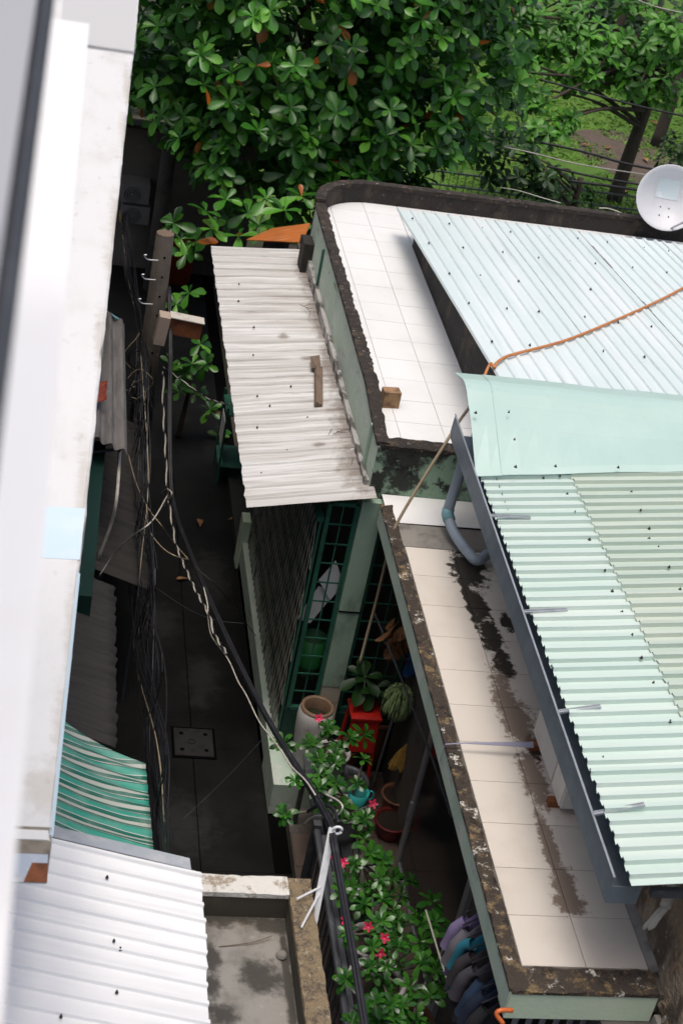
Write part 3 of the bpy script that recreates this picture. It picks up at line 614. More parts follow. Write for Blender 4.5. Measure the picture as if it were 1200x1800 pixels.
rp = (3.455, 8, 4.065); rn = Vector((-SL, 0, 1)).normalized()
def LR(px, py, up=0.): return PP(px, py, rp, rn)+rn*up
screws(lroof, [LR(*p, .004) for p in ((983, 839), (996, 870), (1009, 902), (1035, 950), (1062, 1005), (1075, 1041), (1092, 1078), (1110, 1118), (1126, 1158), (1147, 1202), (1176, 1270), (954, 842), (1058, 1334))], 'roof_screws')
screws(lroof, [LR(*p, .020) for p in ((1108, 870), (1124, 902), (1139, 934), (1139, 952), (1155, 967), (1174, 1002), (1193, 1041))], 'roof_screws')
# gutter
gut = MB()
y0, y1, zt0, zt1 = 6.10, 11.06, 4.0, 4.13
def gsec(y, dz=0): zt = zt0+(zt1-zt0)*(y-y0)/(y1-y0); return [(3.40, zt), (3.392, zt-.19), (3.575, zt-.19), (3.575, zt-.03)]
vs = []; fs = []
ng = 24
for i in range(ng+1):
    y = y0+(y1-y0)*i/ng
    for (x, z) in gsec(y): vs.append((x+.004*nz((0, y, 0), 1.5), y, z))
for i in range(ng):
    for j in range(3): fs.append((i*4+j, (i+1)*4+j, (i+1)*4+j+1, i*4+j+1))
gutter = MB().add(vs, fs).build('gutter', M_galv, low, solid=.004)
s_ = gsec(y0); MB().slab([(s_[0][0], y0-.003, s_[0][1]-.06), (s_[1][0], y0-.003, s_[1][1]), (s_[2][0], y0-.003, s_[2][1]), (s_[3][0], y0-.003, s_[0][1]-.06)], .003).build('end_cap', M_galv, gutter)
MB().tube([(3.398, y0, zt0+.001), (3.398, y1, zt1+.001)], .007, 6).build('rim', M_galvlight, gutter)
for p in ((900, 915), (962, 1078), (1018, 1248), (1092, 1421)):
    c = LR(*p, .016); zz = zt0+(zt1-zt0)*(c.y-y0)/(y1-y0)
    a = Vector((3.40, c.y, zz+.006)); b = Vector((c.x+.13, c.y, LR(*p, .016).z+.13*SL+.004))
    d = b-a; Mx = Matrix.Translation(a)@d.to_track_quat('X', 'Z').to_matrix().to_4x4()
    MB().box(0, d.length, -.014, .014, 0, .004, Mx).box(0, d.length, -.014, -.010, .0041, .014, Mx).box(0, d.length, .010, .014, .0041, .014, Mx).build('bracket', M_galvlight, gutter)
# downpipe
dp = thing('drain_pipe', 'grey plastic drain pipe with teal coupling below the gutter', 'pipe', (3.55, 11.0, 3.1))
c1 = [PY(818, 800, 11.02), PY(798, 862, 11.0), PY(786, 900, 10.98)]
c2 = [PY(786, 906, 10.96), PY(797, 935, 10.80), PZ(820, 968, 3.17), PZ(838, 985, 3.15), PZ(856, 975, 3.14)]
MB().tube(curve(c1, 5), .045, 12).build('pipe', M_pvc, dp, True)
MB().tube(curve(c2, 6), .045, 12).build('pipe', M_pvc, dp, True)
MB().tube([c1[1]*.15+c1[2]*.85, c1[2]*.5+c2[0]*.5, c2[0]*.7+c2[1]*.3], .052, 12).build('coupling', M_pvcteal, dp, True)
# air conditioner on the terrace
ac = thing('air_conditioner', 'cream outdoor air conditioner unit half hidden under the gutter', 'air conditioner', (3.82, 8.0, 3.07))
ax0, ax1, ay0, ay1, az0, az1 = 3.69, 3.965, 7.61, 8.38, 3.12, 3.66
MB().box(ax0, ax1, ay0, ay1, az0, az1).build('body', M_acwhite, ac)
MB().box(ax0-.012, ax0-.001, ay0+.012, ay0+.225, az0+.008, az1-.01).build('service_panel', M_acwhite, ac)
gr = MB().box(ax0-.008, ax0-.001, ay0+.235, ay1-.012, az0+.01, az1-.01).build('grille', mat('ac_grille', (.40, .37, .32), .5), ac)
for k in range(26):
    z = az0+.022+k*.0195; MB().box(ax0-.016, ax0-.0085, ay0+.24, ay1-.016, z, z+.008).build('slat', M_acwhite, gr)
for y in (7.70, 8.26): MB().box(ax0-.06, ax1-.03, y-.03, y+.03, 3.0715, 3.119).build('foot', M_rust, ac)
tag(MB().add([(3.62, 8.19, 3.19), (3.62, 8.155, 3.165), (3.13, 8.175, 3.150), (3.13, 8.185, 3.152), (3.005, 8.18, 3.135), (3.005, 8.17, 3.135), (3.0, 8.17, 2.98), (3.0, 8.18, 2.98)], [(0, 1, 2, 3), (3, 2, 5, 4), (4, 5, 6, 7)]).build('tied_strap', M_strap, None, False, .003), 'grey strap tied from the air conditioner across the lichen parapet', 'strap')
# frayed pipe insulation under the roof edge
p0, p1, p2 = PX(1185, 1552, 3.93), PX(1168, 1595, 3.88), PX(1137, 1630, 3.82)
fi = thing('frayed_pipe_wrap', 'frayed dirty white pipe wrap sticking out under the roof corner', 'pipe wrap', p1)
MB().tube(curve([p0, p1], 5), .035, 10).build('wrap', M_cablew, fi, True)
for k in range(5):
    o_ = Vector((.01*math.cos(k*1.3), .012*math.sin(k*1.3), .012*math.sin(k*2.1)))
    MB().tube(curve([p1+o_, p1*.5+p2*.5+o_*1.5, p2+o_*2+Vector((.02*random.random(), 0, -.02*random.random()))], 4), [.016]*8+[.006], 6).build('strand', M_cablew, fi, True)
# cables on the roofs
oc = [(1230, 490), (1200, 506), (1150, 532), (1060, 572), (1000, 596), (960, 608), (905, 622), (885, 629), (872, 638), (868, 646)]
opts = [PP(*p, (4, 11.6, 4.32+.035), Vector((0, .104, 1)).normalized()) for p in oc]+[Vector((3.73, 11.55, 4.36)), Vector((3.62, 11.32, 4.20))]
tag(MB().tube(curve(opts, 6), .013, 8).build('orange_cable', M_cableo, None, True), 'orange cable lying across the pale cyan metal roof', 'cable')
bc = [PY(824, 716, 11.30), PY(800, 750, 11.10), PY(785, 775, 11.02), PY(735, 855, 10.98), PY(700, 915, 10.95), PY(688, 945, 10.95), PY(677, 990, 11.1), PY(660, 1060, 11.2), PY(645, 1115, 11.2), PY(632, 1165, 11.15)]
tag(MB().tube(curve(bc, 6), .013, 8).build('beige_hose', M_cableb, None, True), 'beige hose hanging from the roof down into the dark courtyard', 'hose')

# ------------------------------------------------------------------ satellite dish
dc = PY(1170, 350, 17.0)
dish = thing('satellite_dish', 'round pale grey satellite dish on the far blackened parapet', 'satellite dish', (dc.x, dc.y, 3.75))
dn = (O-dc).normalized(); dn = (dn+Vector((.18, 0, .12))).normalized()
Mx = Matrix.Translation(dc)@dn.to_track_quat('Z', 'Y').to_matrix().to_4x4()
pr = [(r, .16*(r/.37)**2) for r in np.linspace(0.001, .37, 9)]
mb = MB().lathe((0, 0, 0), pr+[(.378, .158), (.375, .150)]+[(r, z-.008) for r, z in pr[::-1]], 40); mb.v = [tuple(Mx@Vector(v)) for v in mb.v]
mb.build('reflector', M_dish, dish, True)
def on_dish(x, y): return Mx@Vector((x, y, .16*(math.hypot(x, y)/.37)**2+.004))
mb = MB(); mb.grid(lambda u, v: on_dish(-.14+.26*u, .00+.22*v), 6, 6); mb.build('sticker', M_sticker, dish)
for q in ((-.05, -.10), (.05, -.10), (-.05, -.2), (.06, -.2)):
    mb = MB().lathe((0, 0, 0), [(0, .004), (.008, .004), (.009, 0)], 7); T2 = Matrix.Translation(on_dish(*q))@dn.to_track_quat('Z', 'Y').to_matrix().to_4x4(); mb.v = [tuple(T2@Vector(v)) for v in mb.v]; mb.build('bolt', M_steel_dark, dish)
a0, a1 = Mx@Vector((.1, -.33, .14)), Mx@Vector((.26, -.20, .46))
MB().tube([a0, a1], .012, 6).build('feed_arm', M_alu, dish)
MB().tube([a1, a1+(dc-a1).normalized()*.11], .032, 10).build('feed_horn', mat('dish_feed', (.62, .62, .58), .5), dish, True)
MB().tube([dc-dn*.03, dc-dn*.12, Vector((dc.x-.02, 17.19, 3.80))], .025, 8).build('mast', M_steel_dark, dish)
wc = [PY(1150, 391, 17.15), PY(1120, 388, 17.15), PY(1095, 376, 17.15), PY(1070, 367, 17.16), PY(1052, 366, 17.17)]
tag(MB().tube(curve(wc, 5), .008, 6).build('white_wire', M_cablew, None, True), 'white wire drooping from the satellite dish along the parapet', 'wire')
wc = [PY(985, 357, 17.2), PY(950, 347, 17.3), PY(910, 335, 17.6), PY(880, 330, 17.9)]
tag(MB().tube(curve(wc, 5), .006, 6).build('pale_wire', M_cablew, None, True), 'pale wire crossing the parapet coping below the dark foliage', 'wire')

# ------------------------------------------------------------------ LEFT: long white ledge building
def xe(y): return .28+.0467*(y-5)            # right edge of the ledge
def xw(y): return xe(y)-.06                  # house wall below it
led = thing('ledge_building', 'building with a long white concrete ledge overhanging the alley on the left', 'building', (.2, 11, 0))
mb = MB(); pts = []
n = 120
vs = []; fs = []
for i in range(n+1):
    y = 5.17+(19.5-5.17)*i/n; e = .012*nz((0, y, 4), 3.0)+.006*nz((0, y, 9), 9.0)
    vs += [(-.9, y, 5.0), (xe(y)-.02, y, 5.0), (xe(y)-.004+e, y, 4.992), (xe(y)+e, y, 4.985), (xe(y)+e, y, 4.75), (-.9, y, 4.75)]
for i in range(n):
    for j in range(6): fs.append((i*6+j, i*6+(j+1) % 6, (i+1)*6+(j+1) % 6, (i+1)*6+j))
fs += [tuple(range(6)), tuple(n*6+j for j in range(5, -1, -1))]
MB().add(vs, fs).build('ledge', M_white, led)
q0, q1, q2, q3 = PZ(66, 893, 5.004), PZ(143, 893, 5.004), PZ(134, 983, 5.004), PZ(60, 983, 5.004)
MB().slab([(-.3, q3.y, 5.003), (xe(q2.y)-.006, q2.y, 5.003), (xe(q1.y)-.006, q1.y, 5.003), (-.3, q0.y, 5.003)], .002).build('paint_patch', M_paleblue, led)
MB().slab([(xe(5.2)-.012, 5.2, 5.0025), (xe(5.2)+.004, 5.2, 4.99), (xe(7.2)+.004, 7.2, 4.99), (xe(7.2)-.012, 7.2, 5.0025)], .002).build('edge_paint', M_paleblue, led)
MB().slab([(-.9, 5.10, 4.985), (xe(5.1)-.004, 5.10, 4.985), (xe(5.2)-.004, 5.245, 5.002), (-.9, 5.245, 5.002)], .12).build('grimy_end', M_grime, led)
fl = MB().slab([(-.9, 4.985, 4.93), (xe(5)-.004, 4.985, 4.93), (xe(5)-.004, 5.098, 4.985), (-.9, 5.098, 4.985)], .012).build('end_flashing', mat('blue_grey_flashing', (.30, .36, .44), .5, [((.45, .47, .48), 8, .5, .65, .8), ((.2, .17, .13), 12, .58, .7, .8)]), led)
MB().slab([(xe(5)-.10, 4.983, 4.934), (xe(5)-.002, 4.983, 4.934), (xe(5)-.002, 5.06, 4.971), (xe(5)-.07, 5.06, 4.971)], .004).build('rust_patch', M_rust, fl)
def wallpoly(off, z0, z1, y0, y1): return MB().add([(xw(y)+off+d, y, z) for y in (y0, y1) for z in (z0, z1) for d in (0, -.15)], [(0, 2, 6, 4), (1, 5, 7, 3), (2, 3, 7, 6), (0, 4, 5, 1), (0, 1, 3, 2), (4, 6, 7, 5)])
wallpoly(0, 0, 4.745, 6.75, 19.4).build('street_wall', M_dirtwall, led)
wallpoly(.20, 1.0, 2.45, 10.55, 13.0).build('green_panel', M_darkgreenwall, led)

# far grey corrugated porch roof
gs = thing('grey_porch_roof', 'weathered grey corrugated porch roof beside the utility pole', 'roof', (.8, 13.9, 2.6))
sheet('roof_sheet', M_grey_sheet, gs, (.50, 12.56, 2.78), (0, 2.62, .02), (.47, 0, -.20), 4, .05, WAVE, 10, .01, .02, True, 60)
MB().tube([(.9, 12.7, 2.55), (.9, 15.1, 2.56)], .02, 6).build('edge_rail', M_steel_dark, gs)
for y in (12.75, 14.9): MB().tube([(.92, y, 2.54), (xw(y)-.02, y, 2.45)], .015, 6).build('support_arm', M_steel_dark, gs)
q = [PZ(160, 678, 2.90), PZ(160, 712, 2.86), PZ(188, 702, 2.84), PZ(200, 692, 2.85)]
rt = thing('red_tile_scrap', 'broken red ribbed sheet scrap on the grey porch roof', 'sheet scrap', q[0])
sheet('scrap', mat('red_sheet', (.36, .06, .025), .6, [((.18, .04, .02), 9, .5, .7, .7)]), rt, q[1], q[2]-q[1], q[0]-q[1], 3, .012, WAVE, 4, .004, .02, True, 61)
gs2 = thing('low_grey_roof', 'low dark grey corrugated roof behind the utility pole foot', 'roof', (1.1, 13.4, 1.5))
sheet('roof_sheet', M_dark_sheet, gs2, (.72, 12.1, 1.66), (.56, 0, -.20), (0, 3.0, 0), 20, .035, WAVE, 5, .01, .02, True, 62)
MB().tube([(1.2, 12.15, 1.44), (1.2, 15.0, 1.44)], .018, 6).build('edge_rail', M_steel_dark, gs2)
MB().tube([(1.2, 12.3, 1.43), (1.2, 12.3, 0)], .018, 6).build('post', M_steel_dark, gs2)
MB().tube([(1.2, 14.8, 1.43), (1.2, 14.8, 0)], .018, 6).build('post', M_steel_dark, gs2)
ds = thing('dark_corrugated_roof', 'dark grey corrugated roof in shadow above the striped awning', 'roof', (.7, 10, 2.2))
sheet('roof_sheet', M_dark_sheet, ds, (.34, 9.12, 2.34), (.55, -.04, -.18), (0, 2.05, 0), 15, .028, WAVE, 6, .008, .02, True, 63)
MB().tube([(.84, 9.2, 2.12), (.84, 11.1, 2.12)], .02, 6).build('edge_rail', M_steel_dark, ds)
for y in (9.3, 10.9): MB().tube([(.84, y, 2.11), (xw(y)-.02, y, 1.9)], .015, 6).build('support_arm', M_steel_dark, ds)
# green striped awning
sa = thing('striped_awning', 'green and white striped sheet awning over the alley edge', 'awning', (.8, 8.5, 2.3))
A, B, Cc, D = Vector((.40, 9.10, 2.44)), PZ(256, 1345, 2.2), PZ(271, 1506, 2.2), Vector((.36, 7.85, 2.50))
def saw(u, v):
    p = (A*(1-u)+B*u)*(1-v)+(D*(1-u)+Cc*u)*v
    p.z += -.05*math.sin(math.pi*u)*(1-.3*v)+.010*math.cos(v*2*math.pi*8)+.008*nz(p, 3); return p
MB().grid(saw, 16, 96).build('cloth_sheet', M_stripe, sa, True, .003)
MB().tube([B+Vector((-.015, 0, -.03)), Cc+Vector((-.015, 0, -.03))], .014, 6).build('front_rail', M_steel_dark, sa)
for f_ in (.1, .9):
    p = B*(1-f_)+Cc*f_; MB().tube([p+Vector((-.015, 0, -.03)), (xw(p.y)-.02, p.y, 2.0)], .012, 6).build('support_arm', M_steel_dark, sa)
# white corrugated roof, bottom left
wr = thing('white_corrugated_roof', 'bright white corrugated metal roof at the bottom left corner', 'roof', (.6, 5.6, 3.5))
def zwr(x): return 3.735-.235*x
yy = [4.3, 5.22, 5.93, 6.60]
for k in range(3):
    sheet('roof_sheet', M_wroof, wr, (-1.3, yy[k]-.01, zwr(-1.3)+.004*(k % 2)), (2.49+.01*k, -.05, -.235*2.49), (0, yy[k+1]-yy[k]+.015, 0), round((yy[k+1]-yy[k])/.118), .020, [(0, 0), (.66, 0), (.695, 1), (.88, 1)], 12, .004, .012, seed=70+k)
wn = Vector((.235, 0, 1)).normalized()
def WR(px, py, up=0): return PP(px, py, (0, 6, 3.735+.012), wn)+wn*up
screws(wr, [WR(*p, .004) for p in ((188, 1544), (200, 1656), (205, 1746), (107, 1789), (211, 1670))])
MB().slab([(-.5, 6.585, zwr(-.5)+.03), (1.15, 6.545, zwr(1.15)+.03), (1.15, 6.66, zwr(1.15)+.0), (-.5, 6.70, zwr(-.5)+.0)], .004).build('end_flashing', mat('old_zinc', (.40, .43, .46), .55, [((.55, .56, .56), 6, .45, .7, .7), ((.28, .29, .31), 9, .55, .75, .6)]), wr)
MB().box(-.5, 1.0, 6.2, 6.26, 3.30, 3.42).build('purlin', M_steel_dark, wr)
# concrete canopy with upstand
cb = thing('concrete_canopy', 'stained concrete canopy basin with lichen covered rim below the white roof', 'canopy', (1.5, 5.9, 2.8))
MB().box(.6, 1.90, 4.4, 6.79, 2.80, 3.00).build('floor_slab', M_basin, cb)
MB().box(1.775, 1.905, 4.4, 6.80, 3.0005, 3.165).build('side_upstand', M_basindark, cb)
MB().box(.6, 1.7745, 6.67, 6.80, 3.0005, 3.165).build('end_upstand', M_basindark, cb)
a_ = [(1.908, y) for y in np.arange(4.4, 6.81, .03)]; b_ = [(1.77, y) for y in np.arange(4.4, 6.81, .03)]
wallstrip(a_, b_, 3.20, 3.1655, .010, 21).build('coping', M_basinrim, cb)
a_ = [(x, 6.808) for x in np.arange(.6, 1.775, .03)]; b_ = [(x, 6.665) for x in np.arange(.6, 1.775, .03)]
wallstrip(a_, b_, 3.20, 3.1655, .008, 22).build('coping', M_basinrimw, cb)
MB().box(.5, 1.2, 4.4, 6.7, 0, 2.795).build('support_wall', M_dirtwall, cb)
st = PZ(494, 1682, 3.0)
tag(MB().lathe(st, [(0, 0), (.028, .002), (.034, .015), (.026, .032), (.010, .040), (0, .041)], 9).build('loose_stone', M_cement), 'small grey stone in the wet concrete basin', 'stone')
tag(MB().tube(curve([PZ(385, 1664, 3.005), PZ(420, 1660, 3.01), PZ(450, 1655, 3.02), PZ(478, 1645, 3.03)], 5), .003, 5).build('dry_stalk', M_wood), 'thin dry stalk on the floor of the concrete basin', 'stalk')
# white bracket
bk = thing('cable_bracket', 'white flat steel bracket holding the black cable bundle', 'bracket', (1.9, 6.6, 3.1))
p0, p1 = Vector((1.915, 6.53, 3.06)), Vector((1.985, 6.86, 3.56))
d = p1-p0; Mx = Matrix.Translation(p0)@d.to_track_quat('Z', 'X').to_matrix().to_4x4()
M_brk = mat('bracket_white', (.66, .67, .67), .5, [((.5, .5, .48), 9, .5, .7, .6), ((.2, .12, .08), 30, .70, .76, .6)])
mb = MB(); mb.box(-.004, .004, -.021, .021, 0, d.length, Mx); mb.build('flat_bar', M_brk, bk)
MB().tube([p0+d*.42, Vector((1.80, 6.60, 3.235))], .007, 6).build('stay', M_brk, bk)
MB().tube([p0+d*.36, Vector((1.81, 6.40, 3.215))], .007, 6).build('stay', M_brk, bk)
MB().tube([p1+Vector((.03+.028*math.cos(a), -.01, -.01+.028*math.sin(a))) for a in [i*.6 for i in range(11)]], .009, 6).build('insulator_ring', M_brk, bk, True)

# ------------------------------------------------------------------ near ledge of the photographer's building
nb = thing('near_ledge', 'blurred bright white ledge close to the camera on the left edge', 'ledge', (-.2, 2.5, 8.5))
MB().add([(-.7, .3, 8.45), (.018, .3, 8.45), (.095, 4.519, 8.45), (-.7, 4.519, 8.45), (-.7, .3, 8.70), (.018, .3, 8.70), (.095, 4.519, 8.70), (-.7, 4.519, 8.70)], [(0, 3, 2, 1), (4, 5, 6, 7), (0, 1, 5, 4), (1, 2, 6, 5), (2, 3, 7, 6), (3, 0, 4, 7)]).build('ledge_top', M_whitenear, nb)
MB().add([(.02, 4.52, 8.632), (.225, 4.52, 8.632), (.30, 6.6, 8.632), (.02, 6.6, 8.632), (.02, 4.52, 8.64), (.225, 4.52, 8.64), (.30, 6.6, 8.64), (.02, 6.6, 8.64)], [(0, 3, 2, 1), (4, 5, 6, 7), (0, 1, 5, 4), (1, 2, 6, 5), (2, 3, 7, 6), (3, 0, 4, 7)]).build('ledge_pier', mat('white_paint_grey', (.52, .52, .51), .55), nb)
MB().box(-.75, -.70, .3, 6.6, 7.0, 8.44).build('facade_wall', M_whitenear, nb)
wa, wb = PZ(80, 0, 9.35), PZ(-12, 690, 9.25)
wd_ = wa-wb; wa, wb = wa+wd_*.35, wb-wd_*.25
wn_ = thing('window_frame', 'blurred grey window frame with dark rubber seal in the top left corner', 'window frame', wb)
MB().tube([wb, wa], .013, 8).build('seal', M_steel_dark, wn_)
MB().slab([wb+Vector((-.012, 0, 0)), wa+Vector((-.012, 0, 0)), wa+Vector((-.075, .05, .01)), wb+Vector((-.075, .05, .01))], -.03).build('sash', mat('window_grey', (.36, .37, .385), .5), wn_)

# ------------------------------------------------------------------ utility pole and wires
pole = thing('utility_pole', 'concrete utility pole with drilled holes standing in the dark alley', 'pole', (1.30, 15.6, 0))
MB().tube([(1.30, 15.6, 0), (1.30, 15.6, 3.48)], [.135, .092], 14).build('shaft', M_pole, pole, True)
MB().lathe((1.30, 15.6, 3.481), [(0, .0), (.07, .0), (.075, .004), (.0915, .003), (.092, -.004)], 14).build('cap', M_wood, pole)
for k in range(7):
    z = 3.25-k*.22; r_ = .092+.043*(3.48-z)/3.48; a = R(-80)
    MB().lathe((0, 0, 0), [(0, .003), (.012, .003), (.013, 0)], 7)
    mb = MB().lathe((0, 0, 0), [(0, .002), (.012, .002), (.013, -.003)], 7); T2 = Matrix.Translation((1.30+r_*math.cos(a), 15.6+r_*math.sin(a), z))@Matrix.Rotation(R(90), 4, 'X'); mb.v = [tuple(T2@Vector(v)) for v in mb.v]; mb.build('bolt_hole', M_joint, pole)
for z, s_ in ((3.0, -1), (2.72, -1), (3.22, -1)):
    x0 = 1.30+s_*.095
    MB().tube(curve([(x0+.05, 15.49, z), (x0-.05, 15.48, z), (x0-.085, 15.48, z+.02), (x0-.10, 15.48, z+.045), (x0-.075, 15.48, z+.05)], 4), .007, 5).build('hook', M_galvlight, pole)
mbx = thing('junction_box', 'rusty junction box with beige face strapped to the utility pole', 'box', (1.6, 15.2, 2.4))
Mx = Matrix.Translation(PY(290, 550, 15.25))@Matrix.Rotation(R(6), 4, 'Y')
MB().box(-.06, .055, -.16, 0, -.30, .02, Mx).build('front', mat('beige_face', (.42, .33, .26), .7, [((.3, .22, .16), 8, .5, .7, .6)]), mbx)
MB().box(.057, .40, -.12, .0, -.17, .02, Mx).build('rusty_case', M_rust, mbx)
MB().box(.052, .41, -.14, .01, .0205, .030, Mx).build('lid_edge', M_cablew, mbx)
MB().tube([Vector((1.36, 15.5, 2.45)), Mx@Vector((-.02, -.05, -.2))], .015, 6).build('arm', M_steel_dark, mbx)
# main cable bundle from pole to bracket
def plane_pt(px, py):
    a, b = Vector((1.42, 15.45, 0)), Vector((2.02, 6.86, 0)); dd = b-a; nn = Vector((dd.y, -dd.x, 0)).normalized()
    return PP(px, py, a, nn)
main = [plane_pt(*p) for p in ((297, 505), (300, 600), (298, 700), (299, 800), (306, 890), (340, 985), (398, 1120), (470, 1262), (555, 1400), (588, 1462))]
main2 = [Vector((1.99, 6.84, 3.52)), PX(607, 1600, 2.0), PX(624, 1700, 2.0), PX(642, 1810, 2.0), PX(660, 1900, 2.0)]
cbn = thing('cable_bundle', 'thick bundle of black cables sagging from the pole to the white bracket', 'cables', main[4])
for k in range(5):
    a = k*2*math.pi/5; o_ = Vector((.014*math.cos(a), 0, .014*math.sin(a)))
    MB().tube(curve([p+o_*(1+.5*nz((k, i, 0), .9)) for i, p in enumerate(main)], 6), .0105, 6).build('cable', M_cable, cbn, True)
    MB().tube(curve([p+o_*(1+.5*nz((k, i, 5), .9)) for i, p in enumerate(main2)], 6), .0105, 6).build('cable', M_cable, cbn, True)
def twisted(name, lab, pts, rr=.010, turns=3.0, m1=M_cablew, m2=M_cable):
    o_ = thing(name, lab, 'wire', pts[0]); P = curve(pts, 40); L_ = 0; a1 = []; a2 = []
    for i, p in enumerate(P):
        if i: L_ += (p-P[i-1]).length
        d = (P[min(i+1, len(P)-1)]-P[max(0, i-1)]).normalized(); u = d.orthogonal().normalized(); v = d.cross(u); ph = L_*2*math.pi*turns
        w_ = u*math.cos(ph)+v*math.sin(ph); a1.append(p+w_*rr*.7); a2.append(p-w_*rr*.7)
    MB().tube(a1, rr*.75, 5).build('strand', m1, o_); MB().tube(a2, rr*.75, 5).build('strand', m2, o_); return o_
def off(px, py, dx=-.03, dz=.01): return plane_pt(px, py)+Vector((dx, 0, dz))
twisted('twisted_wire', 'black and white twisted wire running down beside the cable bundle', [off(292, 655), off(292, 720), off(296, 790), off(299, 860), off(300, 880)])
twisted('twisted_wire', 'black and white twisted wire below the knot on the cable bundle', [off(302, 882), off(313, 950), off(325, 985), off(350, 1040), off(372, 1080), off(385, 1120), off(405, 1150)])
def wire(name, lab, pts, r=.006, m_=M_cablew): return tag(MB().tube(curve(pts, 8), r, 5).build(name, m_, None, True), lab, 'wire')
wire('cream_wire', 'cream wire wound along the lower cable bundle beside the lattice gate', [off(*p) for p in ((364, 1035), (371, 1065), (372, 1090), (378, 1120), (400, 1150), (412, 1170), (425, 1200), (440, 1225), (462, 1270), (485, 1300), (500, 1320), (520, 1350), (545, 1375), (562, 1400))])
wire('cream_wire', 'cream wire loop hanging over the flowering pots by the bracket', [off(*p, .03, .02) for p in ((562, 1400), (585, 1412), (592, 1425), (580, 1440), (565, 1445), (555, 1438), (540, 1440), (525, 1452))])
wire('white_service_wire', 'white service wire crossing the alley from bundle knot to left house', [off(300, 872), PX(268, 915, 1.15), PX(230, 945, 1.0), PX(200, 975, .9), PX(175, 1012, .80)], .007)
wire('tan_wire', 'tan wire curling between the pole and the cable bundle knot', [PX(226, 800, 1.1), PX(240, 850, 1.15), PX(262, 895, 1.25), PX(285, 925, 1.35), off(310, 955), off(335, 983)], .005, M_cableb)
wire('tan_wire', 'lower tan wire drooping left of the cable bundle', [PX(258, 890, 1.2), PX(262, 930, 1.22), PX(285, 962, 1.3), PX(310, 978, 1.4), off(338, 986)], .005, M_cableb)
wire('looped_white_wire', 'white wire loop between the white ledge and the pole', [PX(175, 658, .85), PX(192, 678, .95), PX(215, 688, 1.1), PX(238, 680, 1.22)], .010)
twisted('drop_wire', 'twisted drop wire from the pole to the awning', [Vector((1.45, 15.4, 2.05)), PX(335, 680, 1.7), PX(365, 700, 1.9), PX(405, 712, 2.02)], .007)
wire('steel_wire', 'thin steel wire stretched diagonally over the lower alley', [PZ(322, 1440, 1.2), PZ(400, 1365, 1.2), PZ(470, 1290, 1.2)], .0018, M_steel_dark)
wire('steel_wire', 'thin steel wire stretched over the alley above the drain cover', [PZ(270, 1030, 1.6), PZ(330, 1070, 1.6), PZ(380, 1090, 1.6), PZ(430, 1096, 1.6)], .0018, M_steel_dark)
wire('black_wire', 'thin black wire from the cable bundle to the lattice gate', [off(350, 1000), PX(390, 1040, 1.9), PX(450, 1118, 2.5)], .004, M_cable)
wire('black_coupling', 'looped black cable ends tied beside the white bracket', [off(*p, .02, .02) for p in ((535, 1430), (550, 1422), (568, 1420), (580, 1428), (588, 1450))], .012, M_cable)
wire('knot_wire', 'cream wire knot tied round the cable bundle', [off(290, 870), off(298, 862), off(307, 868), off(303, 880), off(296, 886), off(294, 892)], .008)
# strung mass of thin wires along the left of the alley
wm = thing('wire_mass', 'tangled mass of thin black wires along the left side of the alley', 'wires', (1.15, 13, 2.2))
for k in range(22):
    j = lambda s_: random.uniform(-s_, s_)
    pts_ = [PX(218+j(7), 375+j(8), 1.2), PX(230+j(12), 480, 1.18), PX(245+j(5), 580+j(14), 1.17), PX(250+j(13), 700, 1.18), PX(246+j(20), 850, 1.17+j(.04)), PX(252+j(26), 1000, 1.17+j(.05)), PX(262+j(26), 1150, 1.18+j(.05)), PX(272+j(24), 1300, 1.18+j(.05)), PX(284+j(16), 1440, 1.18), PX(298+j(12), 1580, 1.18)]
    m_ = M_cable if random.random() < .93 else M_cableb
    MB().tube(curve(pts_, 6), .003+.002*random.random(), 4).build('wire', m_, wm)
for k in range(10):
    c = PX(247, 620+k*11, 1.2); rr = .10+.08*random.random(); a0 = random.random()*6
    MB().tube([c+Vector((rr*math.cos(a)*(.8+.3*math.sin(a*2.3+k)), .05*math.sin(a*1.7+k), rr*1.5*math.sin(a))) for a in [a0+i*.4 for i in range(17)]], .005, 4).build('loop', M_cable if k % 5 else M_cableb, wm)
# left-wall fittings
tag(MB().tube(curve([PX(211, 790, .92), PX(206, 870, .90), PX(196, 920, .88), PX(172, 985, .80)], 5), .016, 8).build('white_conduit', M_cablew, None, True), 'upper white conduit pipe running down the left house wall', 'pipe')
tag(MB().tube([PX(161, 1040, .74), PX(156, 1056, .72), PX(132, 1128, .62)], [.03, .02, .014], 8).build('white_conduit', M_cablew, None, True), 'lower white conduit pipe with socket end above the dark roof', 'pipe')
tag(MB().tube(curve([PX(187, 548, .8), PX(200, 556, .85), PX(215, 572, .95), PX(210, 620, .93)], 5), .014, 8).build('pale_conduit', M_pvcteal, None, True), 'pale bent conduit at the edge of the white ledge by the wires', 'pipe')
c = PX(153, 1000, .78)
tag(MB().tube([c, c+Vector((.05, .02, -.05)), c+Vector((.10, .0, -.10))], [.02, .028, .02], 7).build('rusty_clamp', M_rust), 'rusty wire clamp on the dark green panel of the left house', 'clamp')
mt = thing('meter_box', 'grey electric meter box with bluish window low beside the pole wires', 'meter box', (1.12, 13.6, .95))
MB().box(.86, 1.24, 13.45, 13.62, .85, 1.18).build('case', M_potgrey, mt)
MB().box(.94, 1.16, 13.437, 13.449, .93, 1.10).build('window', mat('meter_glass', (.09, .13, .17), .3), mt)
MB().box(.90, .96, 13.5, 13.56, 0, .849).build('post', M_steel_dark, mt)

